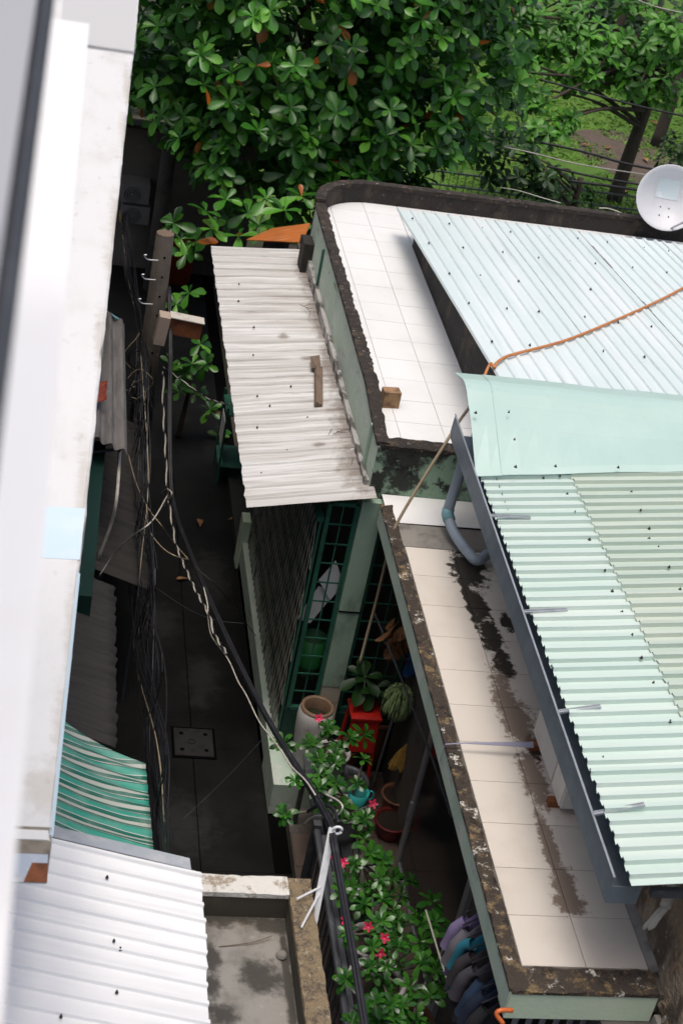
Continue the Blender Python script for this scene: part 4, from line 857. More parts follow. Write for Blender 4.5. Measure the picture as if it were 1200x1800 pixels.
# ------------------------------------------------------------------ far end of the alley
fw = thing('far_wall', 'dim plastered wall at the far end of the alley under the trees', 'wall', (1.5, 22.6, 0))
MB().box(-1.5, 3.1, 22.5, 22.7, 0, 2.15).build('wall', M_dirtwall, fw)
MB().box(-1.5, 3.1, 22.46, 22.74, 2.1505, 2.2).build('coping', M_crustdark, fw)
for i, (py, lb) in enumerate(((338, 'upper dim air conditioner on the far alley wall'), (374, 'lower dim air conditioner on the far alley wall'))):
    c = PY(238, py, 22.2); u = thing('air_conditioner', lb, 'air conditioner', c, 'air conditioners on the far wall')
    MB().box(c.x-.2, c.x+.2, 22.1, 22.49, c.z-.13, c.z+.14).build('body', mat('dim_ac', (.16, .15, .135), .6), u)  # tree shade put into the colour of the white casing
    for r_ in (.04, .075, .11): MB().tube([(c.x+r_*math.cos(a)-.05, 22.09, c.z+r_*math.sin(a)) for a in [k*math.pi/8 for k in range(17)]], .006, 5).build('fan_ring', M_steel_dark, u)
c = PY(230, 388, 22.2); tag(MB().box(c.x-.16, c.x+.14, 22.2, 22.49, c.z-.04, c.z+.02).build('yellow_crate', M_byellow), 'yellow crate lid on the far alley wall below the air conditioners', 'crate')
p2 = thing('far_pole', 'dim concrete pole at the far end of the alley', 'pole', (1.72, 21.8, 0))
MB().tube([(1.72, 21.8, 0), (1.72, 21.8, 2.6)], [.13, .10], 10).build('shaft', M_pole, p2, True)
c = PZ(312, 490, .02); tag(MB().lathe((c.x, c.y, 0), [(0, 0), (.18, 0), (.22, .55), (.24, .56), (.23, .6), (.2, .55), (.17, .05), (0, .05)], 14).build('orange_bin', mat('orange_bin', (.33, .05, .012), .5), None, True), 'orange plastic bin in the shade beyond the utility pole', 'bin')
rk = thing('metal_rack', 'green metal rack with white panel under the far part of the awning', 'rack', (2.35, 17.0, 0))
for dx in (-.14, .14):
    for dy in (-.25, .25): MB().box(2.50+dx-.012, 2.50+dx+.012, 16.7+dy-.012, 16.7+dy+.012, 0, 1.05).build('leg', M_gridgreen, rk)
for z in (.25, .95): MB().box(2.35, 2.65, 16.44, 16.96, z, z+.015).build('shelf', M_gridgreen, rk)
MB().box(2.36, 2.37, 16.5, 16.9, .45, .8).build('panel', M_paper, rk)

# ------------------------------------------------------------------ COURTYARD
court = struct(MB().box(2.66, 3.63, 4.4, 11.35, -.01, .085).build('courtyard', M_grout))
for ix in range(3):
    for iy in range(17):
        x0, y0 = 2.665+.4*ix, 4.45+.4*iy
        if y0+.4 > 10.79 and x0 < 2.89: continue
        if x0 > 3.6: continue
        MB().tile(x0+.003, min(x0+.397, 3.625), y0+.003, min(y0+.397, 11.35), .0855, .10, .003).build('floor_tile', M_pinktile, court)
dr = thing('sliding_door', 'dark glass sliding door with aluminium frame below the terrace', 'door', (3.61, 9.3, .1))
MB().box(3.600, 3.628, 8.5, 10.10, .14, 2.1).build('pane', M_glass, dr)
for y in (8.46, 10.16): MB().box(3.585, 3.628, y-.045, y+.045, .101, 2.15).build('stile', M_alu, dr)
MB().box(3.585, 3.628, 8.51, 10.11, .101, .139).build('bottom_rail', M_alu, dr)
MB().box(3.57, 3.584, 10.14, 10.18, .62, .80).build('handle', M_alu, dr)
fc = thing('fence', 'grey steel courtyard fence along the alley behind the flower pots', 'fence', (2.55, 7.6, 0))
MB().tube([(2.55, 9.25, 1.30), (2.55, 4.6, 1.30)], .028, 8).build('top_rail', M_steel_dark, fc)
MB().box(2.60, 2.64, 4.6, 9.25, 1.20, 1.235).build('inner_rail', M_steel_dark, fc)
MB().box(2.535, 2.565, 4.6, 9.25, .12, .16).build('bottom_rail', M_steel_dark, fc)
for k in range(38): y = 4.66+k*.123; MB().box(2.542, 2.558, y-.008, y+.008, .161, 1.28).build('bar', M_steel_dark, fc)
for y in (4.6, 6.9, 9.25): MB().box(2.52, 2.58, y-.03, y+.03, 0, 1.36).build('post', M_steel_dark, fc)
bench = thing('plant_shelf', 'steel shelf carrying the potted plants behind the courtyard fence', 'shelf', (2.88, 8.5, .1))
for x in (2.72, 2.82, 2.92, 3.02): MB().box(x-.04, x+.04, 6.5, 10.7, .78, .80).build('slat', M_steel_dark, bench)
for y in (6.6, 8.5, 10.6):
    for x in (2.71, 3.03): MB().box(x-.02, x+.02, y-.02, y+.02, .10, .779).build('leg', M_steel_dark, bench)

ROS = {}
def leafmesh(name, m_, ln, wd, fold=.12, droop=.12, rows=((0, .10), (.25, .42), (.5, .78), (.72, 1.0), (.88, .8), (1.0, .12))):
    vs = []; fs = []
    for (t_, w_) in rows:
        z = -droop*ln*t_*t_; hw = wd/2*w_
        vs += [(-hw, t_*ln, z+fold*hw), (0, t_*ln, z), (hw, t_*ln, z+fold*hw)]
    for i in range(len(rows)-1):
        for j in range(2): fs.append((i*3+j, i*3+j+1, i*3+j+4, i*3+j+3))
    me = bpy.data.meshes.new(name); me.from_pydata(vs, [], fs); me.materials.append(m_); me.polygons.foreach_set('use_smooth', [True]*len(me.polygons)); me.update()
    return me, np.array(vs), fs
def rosette_mats(p, axis, n, tilt0, tilt1, s0, s1, rg=random):
    """matrices for n leaves whorled round axis at p."""
    q = Vector(axis).to_track_quat('Z', 'Y').to_matrix().to_4x4(); out = []
    ph = rg.random()*6.28
    for k in range(n):
        a = ph+k*2.399+rg.uniform(-.25, .25); f = k/max(1, n-1)
        tl = tilt0+(tilt1-tilt0)*f+rg.uniform(-.15, .15); sc = s0+(s1-s0)*f; sc *= rg.uniform(.85, 1.12)
        out.append(Matrix.Translation(p)@q@Matrix.Rotation(a, 4, 'Z')@Matrix.Translation((0, .02*sc, 0))@Matrix.Rotation(tl, 4, 'X')@Matrix.Rotation(rg.uniform(-.3, .3), 4, 'Y')@Matrix.Diagonal((sc, sc, sc, 1)))
    return out
def merge(mats, V, F, name, m_, parent):
    if not mats: return None
    n = len(V); A_ = np.array([np.array(M_) for M_ in mats]); H = np.concatenate([V, np.ones((n, 1))], 1)
    P = np.einsum('kij,nj->kni', A_, H)[:, :, :3].reshape(-1, 3)
    o0 = np.array(wloc(parent)) if parent else np.zeros(3); P = P-o0
    Fb = np.array(F); FF = (Fb[None]+(np.arange(len(mats))*n)[:, None, None]).reshape(-1, 4)
    me = bpy.data.meshes.new(name); me.vertices.add(len(P)); me.vertices.foreach_set('co', P.ravel().astype(np.float32))
    me.loops.add(FF.size); me.loops.foreach_set('vertex_index', FF.ravel().astype(np.int32))
    me.polygons.add(len(FF)); me.polygons.foreach_set('loop_start', np.arange(0, FF.size, 4, dtype=np.int32)); me.polygons.foreach_set('loop_total', np.full(len(FF), 4, dtype=np.int32))
    me.polygons.foreach_set('use_smooth', np.ones(len(FF), dtype=bool)); me.materials.append(m_); me.update(calc_edges=True)
    o = bpy.data.objects.new(name, me); C.objects.link(o); o.parent = parent; return o
LA = leafmesh('almond_leaf', M_leafA, 1.0, .46, fold=.36, droop=.16)
LD = leafmesh('rose_leaf', M_leafD, 1.0, .42, droop=.25)
# rosette meshes of the desert roses (shared between the plants)
def rosmesh(seed, n=15):
    rg = random.Random(seed); ms = rosette_mats(Vector((0, 0, 0)), (0, 0, 1), n, 1.0, -.15, .06, .105, rg)
    o = merge(ms, LD[1], LD[2], 'leaf_rosette', M_leafD, None); me = o.data; bpy.data.objects.remove(o); return me
RM = [rosmesh(s_, 12+s_ % 4) for s_ in range(5)]
def flowermesh():
    mb = MB()
    for k in range(5):
        a = k*2*math.pi/5; c_, s_ = math.cos(a), math.sin(a)
        P = [(0, 0, 0), (.016, .014, .012), (.046, .012, .020), (.054, 0, .018), (.046, -.012, .020), (.016, -.014, .012)]
        mb.add([(x*c_-y*s_, x*s_+y*c_, z) for x, y, z in P], [(0, 5, 4, 3, 2, 1)])
    o = mb.build('flower', M_pink); me = o.data; bpy.data.objects.remove(o); return me
FM = flowermesh()
def pot(parent, c, r, h, m_, rimm=None, soil=True):
    c = Vector(c)
    b_ = MB().lathe(c, [(0, 0), (r*.72, 0), (r*.80, h*.3), (r*.95, h*.8), (r, h*.9), (r*1.06, h*.92), (r*1.06, h), (r*.92, h), (r*.88, h*.85), (r*.8, h*.5)], 22).build('pot', m_, parent, True)
    if rimm: MB().lathe(c, [(r*1.065, h*.955), (r*1.075, h*1.012), (r*.9, h*1.012), (r*.895, h*.95)], 22).build('rim', rimm, b_, True)
    if soil: MB().lathe(c, [(0, h*.84), (r*.87, h*.84)], 18).build('soil', M_potsoil, parent)
    return b_
def rosebush(label, potc, r, h, ros, extra, spread, zc, flowers=(), potm=M_pot, seed=0):
    rg = random.Random(seed); potc = Vector(potc)
    t_ = thing('desert_rose', label, 'potted plant', potc, 'potted desert roses on the shelf')
    pot(t_, potc, r, h, potm)
    top = potc+Vector((0, 0, h*.85)); targets = []
    for (px, py) in ros: targets.append(PZ(px, py, zc+rg.uniform(-.10, .12)))
    cen = sum(targets, Vector())/max(1, len(targets))
    for k in range(extra):
        a = rg.random()*6.28; rr = spread*math.sqrt(rg.random()); targets.append(cen+Vector((rr*math.cos(a), rr*math.sin(a)*1.3, rg.uniform(-.28, .06))))
    fork = top+Vector((0, 0, .14)); mb = MB(); mb.tube([top-Vector((0, 0, .05)), top+Vector((.01, 0, .05)), fork], [.045, .035, .02], 8)
    for q in targets:
        mid = fork*.5+q*.5+Vector((0, 0, -.03)); mb.tube(curve([fork, mid, q], 4), [.014]*4+[.010]*3+[.007]*2, 5)
    mb.build('stem', M_stem, t_, True)
    for i, q in enumerate(targets):
        ax = (q-fork).normalized()*.5+Vector((rg.uniform(-.3, .3), rg.uniform(-.45, .1), 1)); sc = rg.uniform(.85, 1.25)
        inst(RM[rg.randrange(5)], 'leaf_rosette', t_, Matrix.Translation(q)@ax.to_track_quat('Z', 'Y').to_matrix().to_4x4()@Matrix.Rotation(rg.random()*6.28, 4, 'Z')@Matrix.Diagonal((sc, sc, sc, 1)))
    for (px, py) in flowers:
        q = PZ(px, py, zc+.10)
        for kk in range(1):
            ax = Vector((rg.uniform(-.6, .6), -1+rg.uniform(-.3, .5), .8)); q2 = q+Vector((.03*kk, 0, -.02*kk)); inst(FM, 'flower', t_, Matrix.Translation(q2)@ax.to_track_quat('Z', 'Y').to_matrix().to_4x4()@Matrix.Diagonal((.8, .8, .8, 1)))
        MB().tube([q, cen*.4+q*.6+Vector((0, 0, -.15))], .004, 4).build('flower_stalk', M_stem, t_)
    return t_
rosebush('desert rose in a white pot nearest the lattice gate', (2.86, 10.42, .80), .15, .30, [(577, 1283), (617, 1297), (545, 1308), (497, 1308), (590, 1340), (640, 1292), (560, 1335)], 4, .15, 1.42, [(560, 1262)], M_pot, 1)
rosebush('desert rose in a ribbed grey pot behind the cable loops', (2.90, 9.72, .80), .16, .30, [(519, 1372), (590, 1378), (627, 1378), (500, 1432), (560, 1385), (640, 1335), (640, 1440)], 4, .15, 1.42, [(655, 1413)], M_potgrey, 2)
rosebush('desert rose behind the white bracket with pink flowers', (2.90, 9.0, .80), .15, .30, [(625, 1440), (652, 1500), (622, 1520), (600, 1565), (668, 1545), (640, 1475), (690, 1545)], 6, .2, 1.45, [(585, 1507), (603, 1515)], M_pot, 3)
rosebush('bushy desert rose with red flowers in the middle of the shelf', (2.90, 8.3, .80), .17, .30, [(640, 1590), (690, 1600), (722, 1548), (655, 1560), (705, 1575), (735, 1610), (670, 1620), (610, 1640), (760, 1585)], 9, .26, 1.45, [(606, 1617), (647, 1628), (676, 1648)], M_pot, 4)
rosebush('large desert rose in a white pot below the cable bundle', (2.88, 7.9, .80), .21, .32, [(650, 1700), (700, 1665), (740, 1655), (690, 1765), (720, 1735), (655, 1665), (765, 1690), (608, 1722), (680, 1700)], 6, .26, 1.45, [(668, 1675)], M_pot, 5)
rosebush('leggy desert rose reaching over the hanging shirts', (3.12, 7.6, .80), .13, .28, [(818, 1722), (790, 1640), (765, 1620), (740, 1690), (755, 1750)], 3, .12, 1.6, [], M_potbrown, 6)
rosebush('desert rose at the very bottom edge of the picture', (2.86, 7.35, .80), .20, .32, [(620, 1795), (700, 1785), (660, 1760), (735, 1790), (690, 1820)], 8, .22, 1.5, [], M_pot, 7)
# big white jar with a brown rim on the plinth
wj = thing('white_jar', 'tall white planter jar with brown rim beside the window grille', 'jar', (2.84, 11.02, .35))
c = (2.80, 11.03, .3505); r = .165
MB().lathe(c, [(0, 0), (.11, 0), (.13, .1), (.16, .45), (.168, .62), (.160, .70), (.150, .72)], 26).build('body', M_pot, wj, True)
MB().lathe(c, [(.152, .715), (.150, .745), (.128, .748), (.118, .735), (.115, .60)], 26).build('rim', M_rimbrown, wj, True)
MB().lathe(c, [(0, .62), (.116, .62)], 20).build('water', mat('dark_water', (.02, .022, .012), .08), wj)
# red stool
rs = thing('red_stool', 'red plastic stool beside the jar in the dark courtyard', 'stool', (3.2, 10.95, .1))
MB().tile(3.08, 3.36, 10.85, 11.13, 1.10, 1.14, .02).build('seat', M_red, rs)
for dx in (-1, 1):
    for dy in (-1, 1): MB().tube([(3.22+dx*.11, 10.99+dy*.11, 1.10), (3.22+dx*.15, 10.99+dy*.15, .101)], .02, 6).build('leg', M_red, rs)
MB().slab([(3.10, 10.84, .75), (3.34, 10.84, .75), (3.33, 10.87, 1.09), (3.11, 10.87, 1.09)], .01).build('apron', M_red, rs)
# mop, broom, sticks
mp = thing('string_mop', 'pale green string mop hanging upside down in the courtyard corner', 'mop', (3.50, 11.0, .1))
c = PY(702, 1222, 10.95); mb = MB()
for k in range(150):
    a = random.random()*6.28; e = math.acos(random.uniform(-.7, 1)); d = Vector((math.sin(e)*math.cos(a), math.sin(e)*math.sin(a), math.cos(e)))
    mb.tube(curve([c, c+d*.10, c+d*.135+Vector((0, 0, -.05)), c+d*.14+Vector((0, 0, -.13))], 3), .009, 4)
mb.build('strings', M_mop, mp, True); MB().tube([c, (c.x+.02, 11.15, .101)], .012, 6).build('handle', M_alu, mp)
br = thing('broom', 'straw broom with green handle leaning in the courtyard corner', 'broom', PY(712, 1350, 10.7))
h0, h1 = PY(752, 1180, 11.15), PY(722, 1305, 10.85)
MB().tube([h0, h1], .012, 8).build('handle', M_bgreen, br, True)
c = h1; e0 = PY(706, 1352, 10.75); ax = (e0-c).normalized(); side = ax.cross(Vector((0, 1, 0))).normalized(); mb = MB()
for k in range(70):
    s_ = random.uniform(-1, 1); q = e0+side*s_*.14+Vector((0, random.uniform(-.02, .02), 0))+ax*random.uniform(-.02, .03); mb.tube([c+side*s_*.02, (c+q)/2+side*s_*.03, q], .004, 4)
mb.build('bristles', M_broom, br); MB().tube([c-ax*.03, c+ax*.06], [.016, .026], 8).build('binding', M_bgreen, br)
tag(MB().tube([PY(762, 1240, 11.1), PY(742, 1320, 10.9)], .014, 8).build('yellow_stick', M_byellow, None, True), 'yellow stick leaning beside the broom', 'stick')
# brown dried leaf bundle, blue rope
db = thing('dried_leaf_bundle', 'bundle of brown dried leaves hanging above the blue rope', 'leaf bundle', PY(700, 1110, 11.15))
c = PY(702, 1112, 11.12)
for k in range(26):
    me_ = LA[0].copy() if k == 0 else me_
    if k == 0: me_.materials.clear(); me_.materials.append(M_dry)
    a = random.random()*6.28; q = c+Vector((random.uniform(-.10, .10), random.uniform(-.12, .05), random.uniform(-.12, .16)))
    s_ = random.uniform(.16, .26); inst(me_, 'dry_leaf', db, Matrix.Translation(q)@Euler((random.uniform(-2.4, -.6), random.uniform(-.6, .6), a)).to_matrix().to_4x4()@Matrix.Diagonal((s_, s_, s_, 1)))
c = PY(722, 1170, 11.08); mb = MB()
for k in range(9): mb.tube(curve([c+Vector((random.uniform(-.07, .07), random.uniform(-.03, .03), random.uniform(-.14, .14))) for i in range(7)], 5), .006, 5)
tag(mb.build('blue_rope', M_blue, None, True), 'tangled blue rope hanging above the mop', 'rope')
def plainpot(name, lab, px, py, y, r, h, m_):
    c = PY(px, py, y); t_ = thing(name, lab, 'pot', (c.x, c.y, c.z-h)); pot(t_, (c.x, c.y, c.z-h), r, h, m_); return t_
def floorpot(name, lab, px, py, r, h, m_):
    c = PZ(px, py, .10+h); t_ = thing(name, lab, 'pot', (c.x, c.y, .1)); pot(t_, (c.x, c.y, .1), r, h, m_); return t_
floorpot('cream_pot', 'cream pot on the floor below the mop', 722, 1262, .13, .62, M_pot)
floorpot('brown_pot', 'brown pot beside the cream pot in the courtyard corner', 672, 1262, .12, .55, M_potbrown)
floorpot('red_pot', 'dull red tub on the courtyard floor below the broom', 700, 1395, .15, .25, M_potbrown)
floorpot('dark_red_pot', 'dark red basin on the courtyard floor nearest the door', 690, 1440, .16, .18, mat('dark_red', (.16, .018, .014), .5))
floorpot('dark_tub', 'dark round tub behind the first desert rose', 610, 1370, .19, .55, M_steel_dark)
c = PZ(628, 1402, 1.2)
tc = thing('teal_watering_cup', 'teal plastic cup with handle among the potted plants', 'cup', c)
MB().lathe(c+Vector((0, 0, -.08)), [(0, 0), (.07, 0), (.085, .15), (.09, .15), (.075, .02)], 16).build('cup', M_teal, tc, True)
MB().tube([c+Vector((.09+.04*math.sin(a), 0, .03-.05*math.cos(a))) for a in [i*math.pi/6 for i in range(7)]], .008, 6).build('handle', M_teal, tc, True)
# leafy green plant behind red stool
lp = thing('leafy_pot_plant', 'broad leaved dark plant standing over the red stool', 'potted plant', PY(640, 1190, 11.15))
c = PY(640, 1190, 11.1); meC = LA[0].copy(); meC.materials.clear(); meC.materials.append(M_leafC)
pot(lp, (c.x, c.y, .1), .12, .5, M_potbrown); MB().tube([(c.x, c.y, .5), c], .012, 6).build('stem', M_stem, lp)
for M_ in rosette_mats(c, (0, -.3, 1), 12, .9, -.4, .14, .26): inst(meC, 'leaf', lp, M_)
for M_ in rosette_mats(c+Vector((.10, -.05, -.08)), (.3, -.3, 1), 9, .7, -.5, .14, .24): inst(meC, 'leaf', lp, M_)
# thin dark rod, aluminium striped pole
tag(MB().tube([PY(658, 1078, 11.3), PY(700, 1180, 10.7), PY(760, 1335, 9.8), PY(793, 1436, 9.2)], .010, 6).build('dark_rod', M_steel_dark), 'long thin dark rod hanging diagonally under the lichen parapet', 'rod')
tag(MB().tube([PZ(748, 1600, 1.75), PZ(775, 1690, 1.75), PZ(815, 1815, 1.75)], .007, 6).build('white_line', M_cablew), 'thin white clothes line strung past the shirts', 'clothes line')
# shirts on a rail
rail = thing('clothes_rail', 'steel clothes rail under the terrace edge', 'rail', (3.21, 6.7, 2.75))
MB().tube([(3.21, 7.25, 2.815), (3.21, 6.28, 2.815)], .012, 8).build('rail', M_alu, rail)
for y in (7.2, 6.3): MB().tube([(3.21, y, 2.82), (3.21, y, 2.90)], .008, 6).build('hanger_rod', M_alu, rail)
def shirt(i, y, m_, lab, w_=.205):
    t_ = thing('hanging_shirt', lab, 'shirt', (3.21, y, 2.755), 'shirts hanging on the rail'); rg = random.Random(i)
    cx, zt = 3.21+rg.uniform(-.015, .015), 2.755+rg.uniform(-.012, .006); tw = rg.uniform(-.25, .25)
    MB().tube(curve([(cx-.19, y, zt-.11), (cx-.08, y, zt-.03), (cx, y, zt), (cx+.08, y, zt-.03), (cx+.19, y, zt-.11)], 4), .005, 5).tube(curve([(cx, y, zt), (cx, y, zt+.03), (cx+.012, y, zt+.052), (cx+.0, y, zt+.06)], 4), .003, 4).build('hanger', M_cable, t_)
    # torso: rings of an oval swept from shoulder to hem; sleeves as short tapered tubes
    nr = 9; n = 20; vs = []; fs = []
    for j in range(nr+1):
        f = j/nr; z = zt-.035-.62*f; hw = (.075+(w_-.075)*min(1, f/.16)**.8) if f < .16 else w_*(1-.03*f); th = .016+.03*min(1, f*2)
        for k in range(n):
            a = 2*math.pi*k/n; fold = 1+.16*math.sin(a*5+i+f*2)*min(1, f*1.5)
            x = math.cos(a)*hw; yy_ = math.sin(a)*th*fold
            zz = z-(.17*(abs(x)/max(w_, .01))**1.2)*max(0, 1-f*1.4)+.012*math.sin(a*3+i)*f
            vs.append((cx+x, y+yy_+tw*x+.01*math.sin(f*5+i), zz))
    for j in range(nr):
        for k in range(n): fs.append((j*n+k, (j+1)*n+k, (j+1)*n+(k+1) % n, j*n+(k+1) % n))
    b_ = MB().add(vs, fs).build('body', m_, t_, True)
    for s_ in (-1, 1):
        MB().tube(curve([(cx+s_*.15, y, zt-.17), (cx+s_*.20, y+s_*tw*.2, zt-.25), (cx+s_*.225, y+s_*tw*.2, zt-.42)], 4), [.04]*4+[.046]*4+[.05], 10, caps=False).build('sleeve', m_, t_, True)
    MB().tube([(cx+.055*math.cos(a), y+.035*math.sin(a), zt-.035+.012*math.sin(a)) for a in [k*math.pi/8 for k in range(17)]], .012, 6).build('collar', m_, t_, True)
for i, (y, c_, lb) in enumerate([(7.10, 'lilac', 'lilac shirt hanging farthest back on the clothes rail'), (7.0, 'grey', 'grey shirt hanging next to the lilac shirt'), (6.90, 'teal', 'teal blue shirt on the clothes rail'), (6.80, 'charcoal', 'charcoal brown shirt hanging in front of the teal shirt'), (6.70, 'slate', 'slate grey shirt with pale shoulder seam on the rail'), (6.59, 'navy', 'navy shirt between the slate and ink blue shirts'), (6.49, 'ink', 'ink blue shirt near the front of the clothes rail'), (6.39, 'black', 'black shirt at the front of the clothes rail')]):
    shirt(i, y, SHIRT[c_], lb)
# things just below the near parapet
sk_ = thing('slatted_screen', 'pale slatted screen under the near end of the terrace', 'screen', (3.5, 6.2, .1))
for k in range(9): x = 3.14+k*.085; MB().slab([(x, 6.17, .3), (x+.045, 6.20, .3), (x+.045, 6.20, 2.85), (x, 6.17, 2.85)], .01).build('slat', M_alu, sk_)
for z in (.3, 2.5): MB().box(3.10, 3.9, 6.205, 6.225, z, z+.03).build('rail', M_steel_dark, sk_)
tag(MB().tube(curve([PY(884, 1800, 5.95), PY(872, 1783, 5.98), PY(880, 1776, 5.99), PY(900, 1776, 6.0)], 5), .014, 8).build('orange_tube_handle', mat('orange_plastic', (.55, .13, .03), .4), None, True), 'orange and steel tube handle below the near parapet corner', 'handle')
# fallen leaves in the alley
for i, (px, py, lb) in enumerate([(352, 926, 'brown fallen leaf on the alley by the low green post'), (331, 1017, 'dull yellow fallen leaf beside the cable bundle on the alley'), (386, 806, 'small brown fallen leaf near the metal rack'), (401, 913, 'orange fallen leaf at the foot of the lattice gate')]):
    o = bpy.data.objects.new('fallen_leaf', me_); C.objects.link(o); s_ = .17 if i == 0 else .13
    o.matrix_world = Matrix.Translation(PZ(px, py, .03))@Euler((.12, .1, i*1.7)).to_matrix().to_4x4()@Matrix.Diagonal((s_, s_, s_, 1)); tag(o, lb, 'leaf', 'fallen leaves in the alley')

# ------------------------------------------------------------------ TREES
def blob(px, py, rx, ry, y, depth=None):
    c = PY(px, py, y); k = (c-O).length/FPX; return (c, Vector((rx*k, (depth if depth else (rx+ry)*.5*k), ry*k)))
def tree(name, label, base, th, tr, blobs_, dens, leaf, lm, s0, s1, nleaf=9, single=300, limbs=True, extra=(), seed=0, cat='tree', group=None, shell=.5):
    rg = random.Random(seed); base = Vector(base)
    t_ = thing(name, label, cat, base, group)
    top = base+Vector((0, 0, th))
    if tr:
        MB().tube(curve([base, base+Vector((.02*th, 0, th*.35)), base+Vector((.05*th, .02, th*.7)), top+Vector((.05*th, 0, 0))], 4), [tr*(1-.045*i) for i in range(13)], 10).build('trunk', M_trunk, t_, True)
    ros = []
    for (c, r) in blobs_:
        vol = r.x*r.z+r.x*r.y+r.y*r.z; n = max(4, int(dens*vol))
        if limbs and tr:
            mb = MB()
            for q in range(3):
                e = c+Vector((rg.uniform(-.6, .6)*r.x, rg.uniform(-.5, .5)*r.y, rg.uniform(-.3, .5)*r.z)); st_ = base+Vector((.04*th, 0, th*rg.uniform(.45, .95)))
                mb.tube(curve([st_, st_*.5+e*.5+Vector((0, 0, .15)), e], 5), [tr*.26]*5+[tr*.16]*5+[tr*.06], 6)
            mb.build('limb', M_trunk, t_, True)
        for k in range(n):
            while True:
                d = Vector((rg.gauss(0, 1), rg.gauss(0, 1), rg.gauss(0, 1))).normalized()
                if d.y < .55: break                     # the far side of the crown needs fewer leaves
            rad = shell+(1-shell)*rg.random()**.6; rad *= 1+.22*nz(c+d*1.4, 1.1)
            p = c+Vector((d.x*r.x, d.y*r.y, d.z*r.z))*rad
            if p.z < .25: continue
            ax = d*.55+Vector((rg.gauss(0, .28), rg.gauss(-.12, .28), .75)); ros.append((p, ax, rad))
    for p in extra: ros.append((Vector(p), Vector((rg.gauss(0, .25), -.45+rg.gauss(0, .2), .8)), 1.2))
    allm = []
    for (p, ax, rad) in ros:
        for i, M_ in enumerate(rosette_mats(p, ax, nleaf+rg.randrange(-2, 3), .75, -.32, s0, s1, rg)):
            v = p-O; dz = v.dot(FW); px = 600+FPX*v.dot(RT)/dz; py = 900-FPX*v.dot(UP)/dz
            vis = -20 < px < 1220 and -20 < py < 500
            allm.append(((0 if vis else 1e6)+dz-rad*1.2-(3 if rad > 1.15 else 0), M_))
    allm.sort(key=lambda a: a[0])
    me = leaf[0].copy(); me.name = 'leaf'; me.materials.clear(); me.materials.append(lm)
    for _, M_ in allm[:single]: inst(me, 'leaf', t_, M_)
    o = merge([M_ for _, M_ in allm[single:]], leaf[1], leaf[2], 'crown', lm, t_)
    if o: stuff(o)
    return t_
E3 = lambda x, y, z, a, b, c: (Vector((x, y, z)), Vector((a, b, c)))
ex = [PY(px, py, 18.9+.3*math.sin(px)) for px, py in ((305, 392), (345, 425), (362, 372), (398, 350), (328, 445), (372, 402), (420, 415), (455, 395), (500, 370), (530, 345), (468, 350), (318, 420), (435, 375))]
tree('broadleaf_tree', 'large glossy broadleaf tree filling the top behind the curved terrace', (3.4, 21.9, 0), 4.2, .22,
     [E3(3.2, 21.7, 4.5, 2.4, 2.3, 2.6), E3(5.0, 21.9, 4.7, 1.5, 1.8, 2.2), E3(1.3, 22.2, 4.4, 1.5, 1.7, 2.3), E3(3.0, 20.6, 2.9, 1.5, 1.2, 1.2), E3(4.6, 20.8, 3.2, 1.1, 1.0, 1.0), E3(2.2, 20.9, 5.3, 1.5, 1.2, 1.2), E3(4.4, 20.9, 5.6, 1.6, 1.2, 1.2)],
     30, LA, M_leafA, .15, .29, 9, 300, True, ex, 11)
sh = [PY(px, py, 17.4+.15*math.sin(px*.7)) for px, py in ((332, 515), (310, 535), (352, 605), (338, 640), (322, 655), (362, 640), (345, 690), (315, 690), (300, 640), (388, 768), (370, 720))]
tree('young_tree', 'young broadleaf plant growing between the utility pole and the awning', (1.95, 17.5, 0), .9, .04, [], 0, LA, M_leafA, .11, .22, 8, 300, False, sh, 12, 'plant')
tree('park_tree', 'bright leaved park tree with a dark slim trunk on the lawn', PZ(1078, 352, 0), 3.2, .15,
     [blob(945, 215, 65, 42, 25.5), blob(915, 140, 60, 55, 26), blob(1005, 108, 85, 42, 27), blob(1125, 140, 80, 42, 27.3), blob(1070, 50, 120, 50, 28), blob(940, 50, 80, 60, 27.5), blob(1190, 55, 55, 60, 26.5), blob(1060, 120, 60, 35, 28)],
     26, LA, M_leafB, .14, .28, 8, 300, True, (), 13)
tree('park_shrub', 'dark leafy shrub tree between the broadleaf tree and the lawn', PZ(905, 350, 0)+Vector((0, -3, 0)), 1.6, .08,
     [blob(895, 285, 60, 55, 24), blob(955, 315, 45, 35, 24), blob(870, 215, 45, 70, 24.5), blob(1010, 340, 30, 18, 24.5)], 26, LA, M_leafC, .13, .24, 8, 200, True, (), 14)
tree('corner_shrub', 'small dark bush beside the satellite dish at the right edge', PZ(1190, 300, 0), .9, .05, [blob(1192, 272, 38, 40, 28)], 26, LA, M_leafC, .12, .22, 8, 120, True, (), 15)
for i, (b_, bl, lb) in enumerate([((1050, 158), [blob(1000, 30, 130, 60, 40), blob(900, 60, 110, 90, 41)], 'farthest park tree with thin trunk above the lawn'),
                                  ((1152, 256), [blob(1165, 70, 110, 70, 37), blob(1100, 10, 110, 60, 40)], 'far park tree with pale slim trunk right of the bare patch'),
                                  ((905, 60), [blob(820, 40, 120, 110, 38), blob(700, 60, 160, 140, 36)], 'far dark tree behind the broadleaf crown'),
                                  ((330, 250), [blob(420, 120, 200, 160, 33), blob(240, 160, 140, 140, 31)], 'dark tree deep behind the left side of the broadleaf crown')]):
    bp = PZ(*b_, 0); tree('far_tree', lb, bp, 3.6 if i > 1 else 3.0, .14, bl, 9, LA, M_leafC, .20, .40, 8, 60, True, (), 20+i, 'tree', 'far park trees', .4)
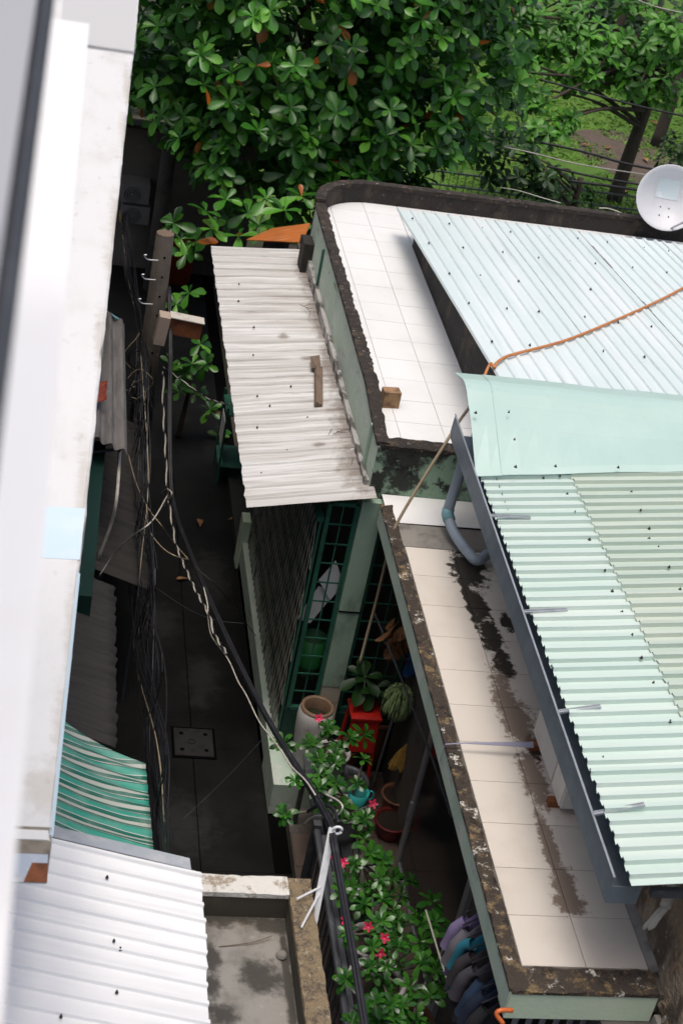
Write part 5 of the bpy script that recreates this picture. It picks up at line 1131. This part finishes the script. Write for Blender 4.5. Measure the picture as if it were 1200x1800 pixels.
# lawn details
mb = MB(); bm = []
LG = leafmesh('blade', M_grass, 1.0, .10, rows=((0, 1), (.5, .8), (1, .1)))
for k in range(42000):
    y = 26+16*random.random()**1.3; x = random.uniform(6.5, 18)
    if nz((x, y, 2), .55) > .28: continue
    bm.append(Matrix.Translation((x, y, -.006))@Euler((R(random.uniform(35, 85)), 0, random.random()*6.28)).to_matrix().to_4x4()@Matrix.Diagonal((.5, random.uniform(.04, .10), 1, 1)))
g = merge(bm, LG[1], LG[2], 'grass', M_grass, None); tag(g, 'short green grass growing on the park lawn', 'grass'); stuff(g)
dp_ = PZ(1105, 275, 0)
pl = [(dp_.x+(1.3+.35*nz((math.cos(a), math.sin(a), 3), 1.5))*math.cos(a), dp_.y+(1.6+.4*nz((math.cos(a), math.sin(a), 7), 1.5))*math.sin(a)) for a in [k*2*math.pi/40 for k in range(40)]]
struct(MB().prism(pl, -.006, .004).build('dirt_patch', mat('bare_dirt', (.10, .075, .055), .95, [((.06, .045, .033), 6, .45, .7, .8)], bump=(20, .6, .03))))
for i, (px, py, lb) in enumerate([(1137, 285, 'orange fallen leaf on the bare dirt patch'), (1042, 258, 'orange fallen leaf on the lawn near the tree trunk'), (1072, 256, 'brown fallen leaf left of the dirt patch'), (1140, 212, 'pale fallen leaf on the lawn high on the right'), (1085, 338, 'fallen leaf by the foot of the park fence')]):
    o = bpy.data.objects.new('fallen_leaf', me_); C.objects.link(o)
    o.matrix_world = Matrix.Translation(PZ(px, py, .04))@Euler((.15, .1, i*1.3)).to_matrix().to_4x4()@Matrix.Diagonal((.25, .25, .25, 1)); tag(o, lb, 'leaf', 'fallen leaves on the lawn')
pf = thing('park_fence', 'low dark iron fence between the lawn and the terrace roofs', 'fence', (10, 27.4, 0))
for z in (.12, .37): MB().box(6.5, 14.5, 27.385, 27.415, z-.015, z+.015).build('rail', M_steel_dark, pf)
for k in range(55): x = 6.5+k*.148; MB().box(x-.006, x+.006, 27.394, 27.406, 0, .40).build('bar', M_steel_dark, pf)
for k, (pp, lab, r_, m_) in enumerate([([(885, 258), (940, 270), (1000, 285), (1060, 296), (1140, 308), (1220, 322)], 'pale overhead wire across the lawn', .010, M_cablew), ([(950, 140), (1030, 162), (1120, 186), (1230, 210)], 'upper black overhead wire across the lawn', .016, M_cable), ([(950, 250), (1030, 268), (1110, 290), (1230, 312)], 'middle black overhead wire across the lawn', .020, M_cable), ([(960, 292), (1040, 310), (1110, 322), (1230, 340)], 'lower black overhead wire across the lawn', .018, M_cable), ([(1000, 318), (1080, 328), (1160, 340)], 'lowest thick black wire above the park fence', .022, M_cable), ([(1120, 0), (1160, 14), (1230, 28)], 'thin wire in the dark foliage at the top right', .008, M_cablew)]):
    tag(MB().tube(curve([PY(px, py, 22.5) for px, py in pp], 6), r_, 5).build('overhead_wire', m_, None, True), lab, 'wire')
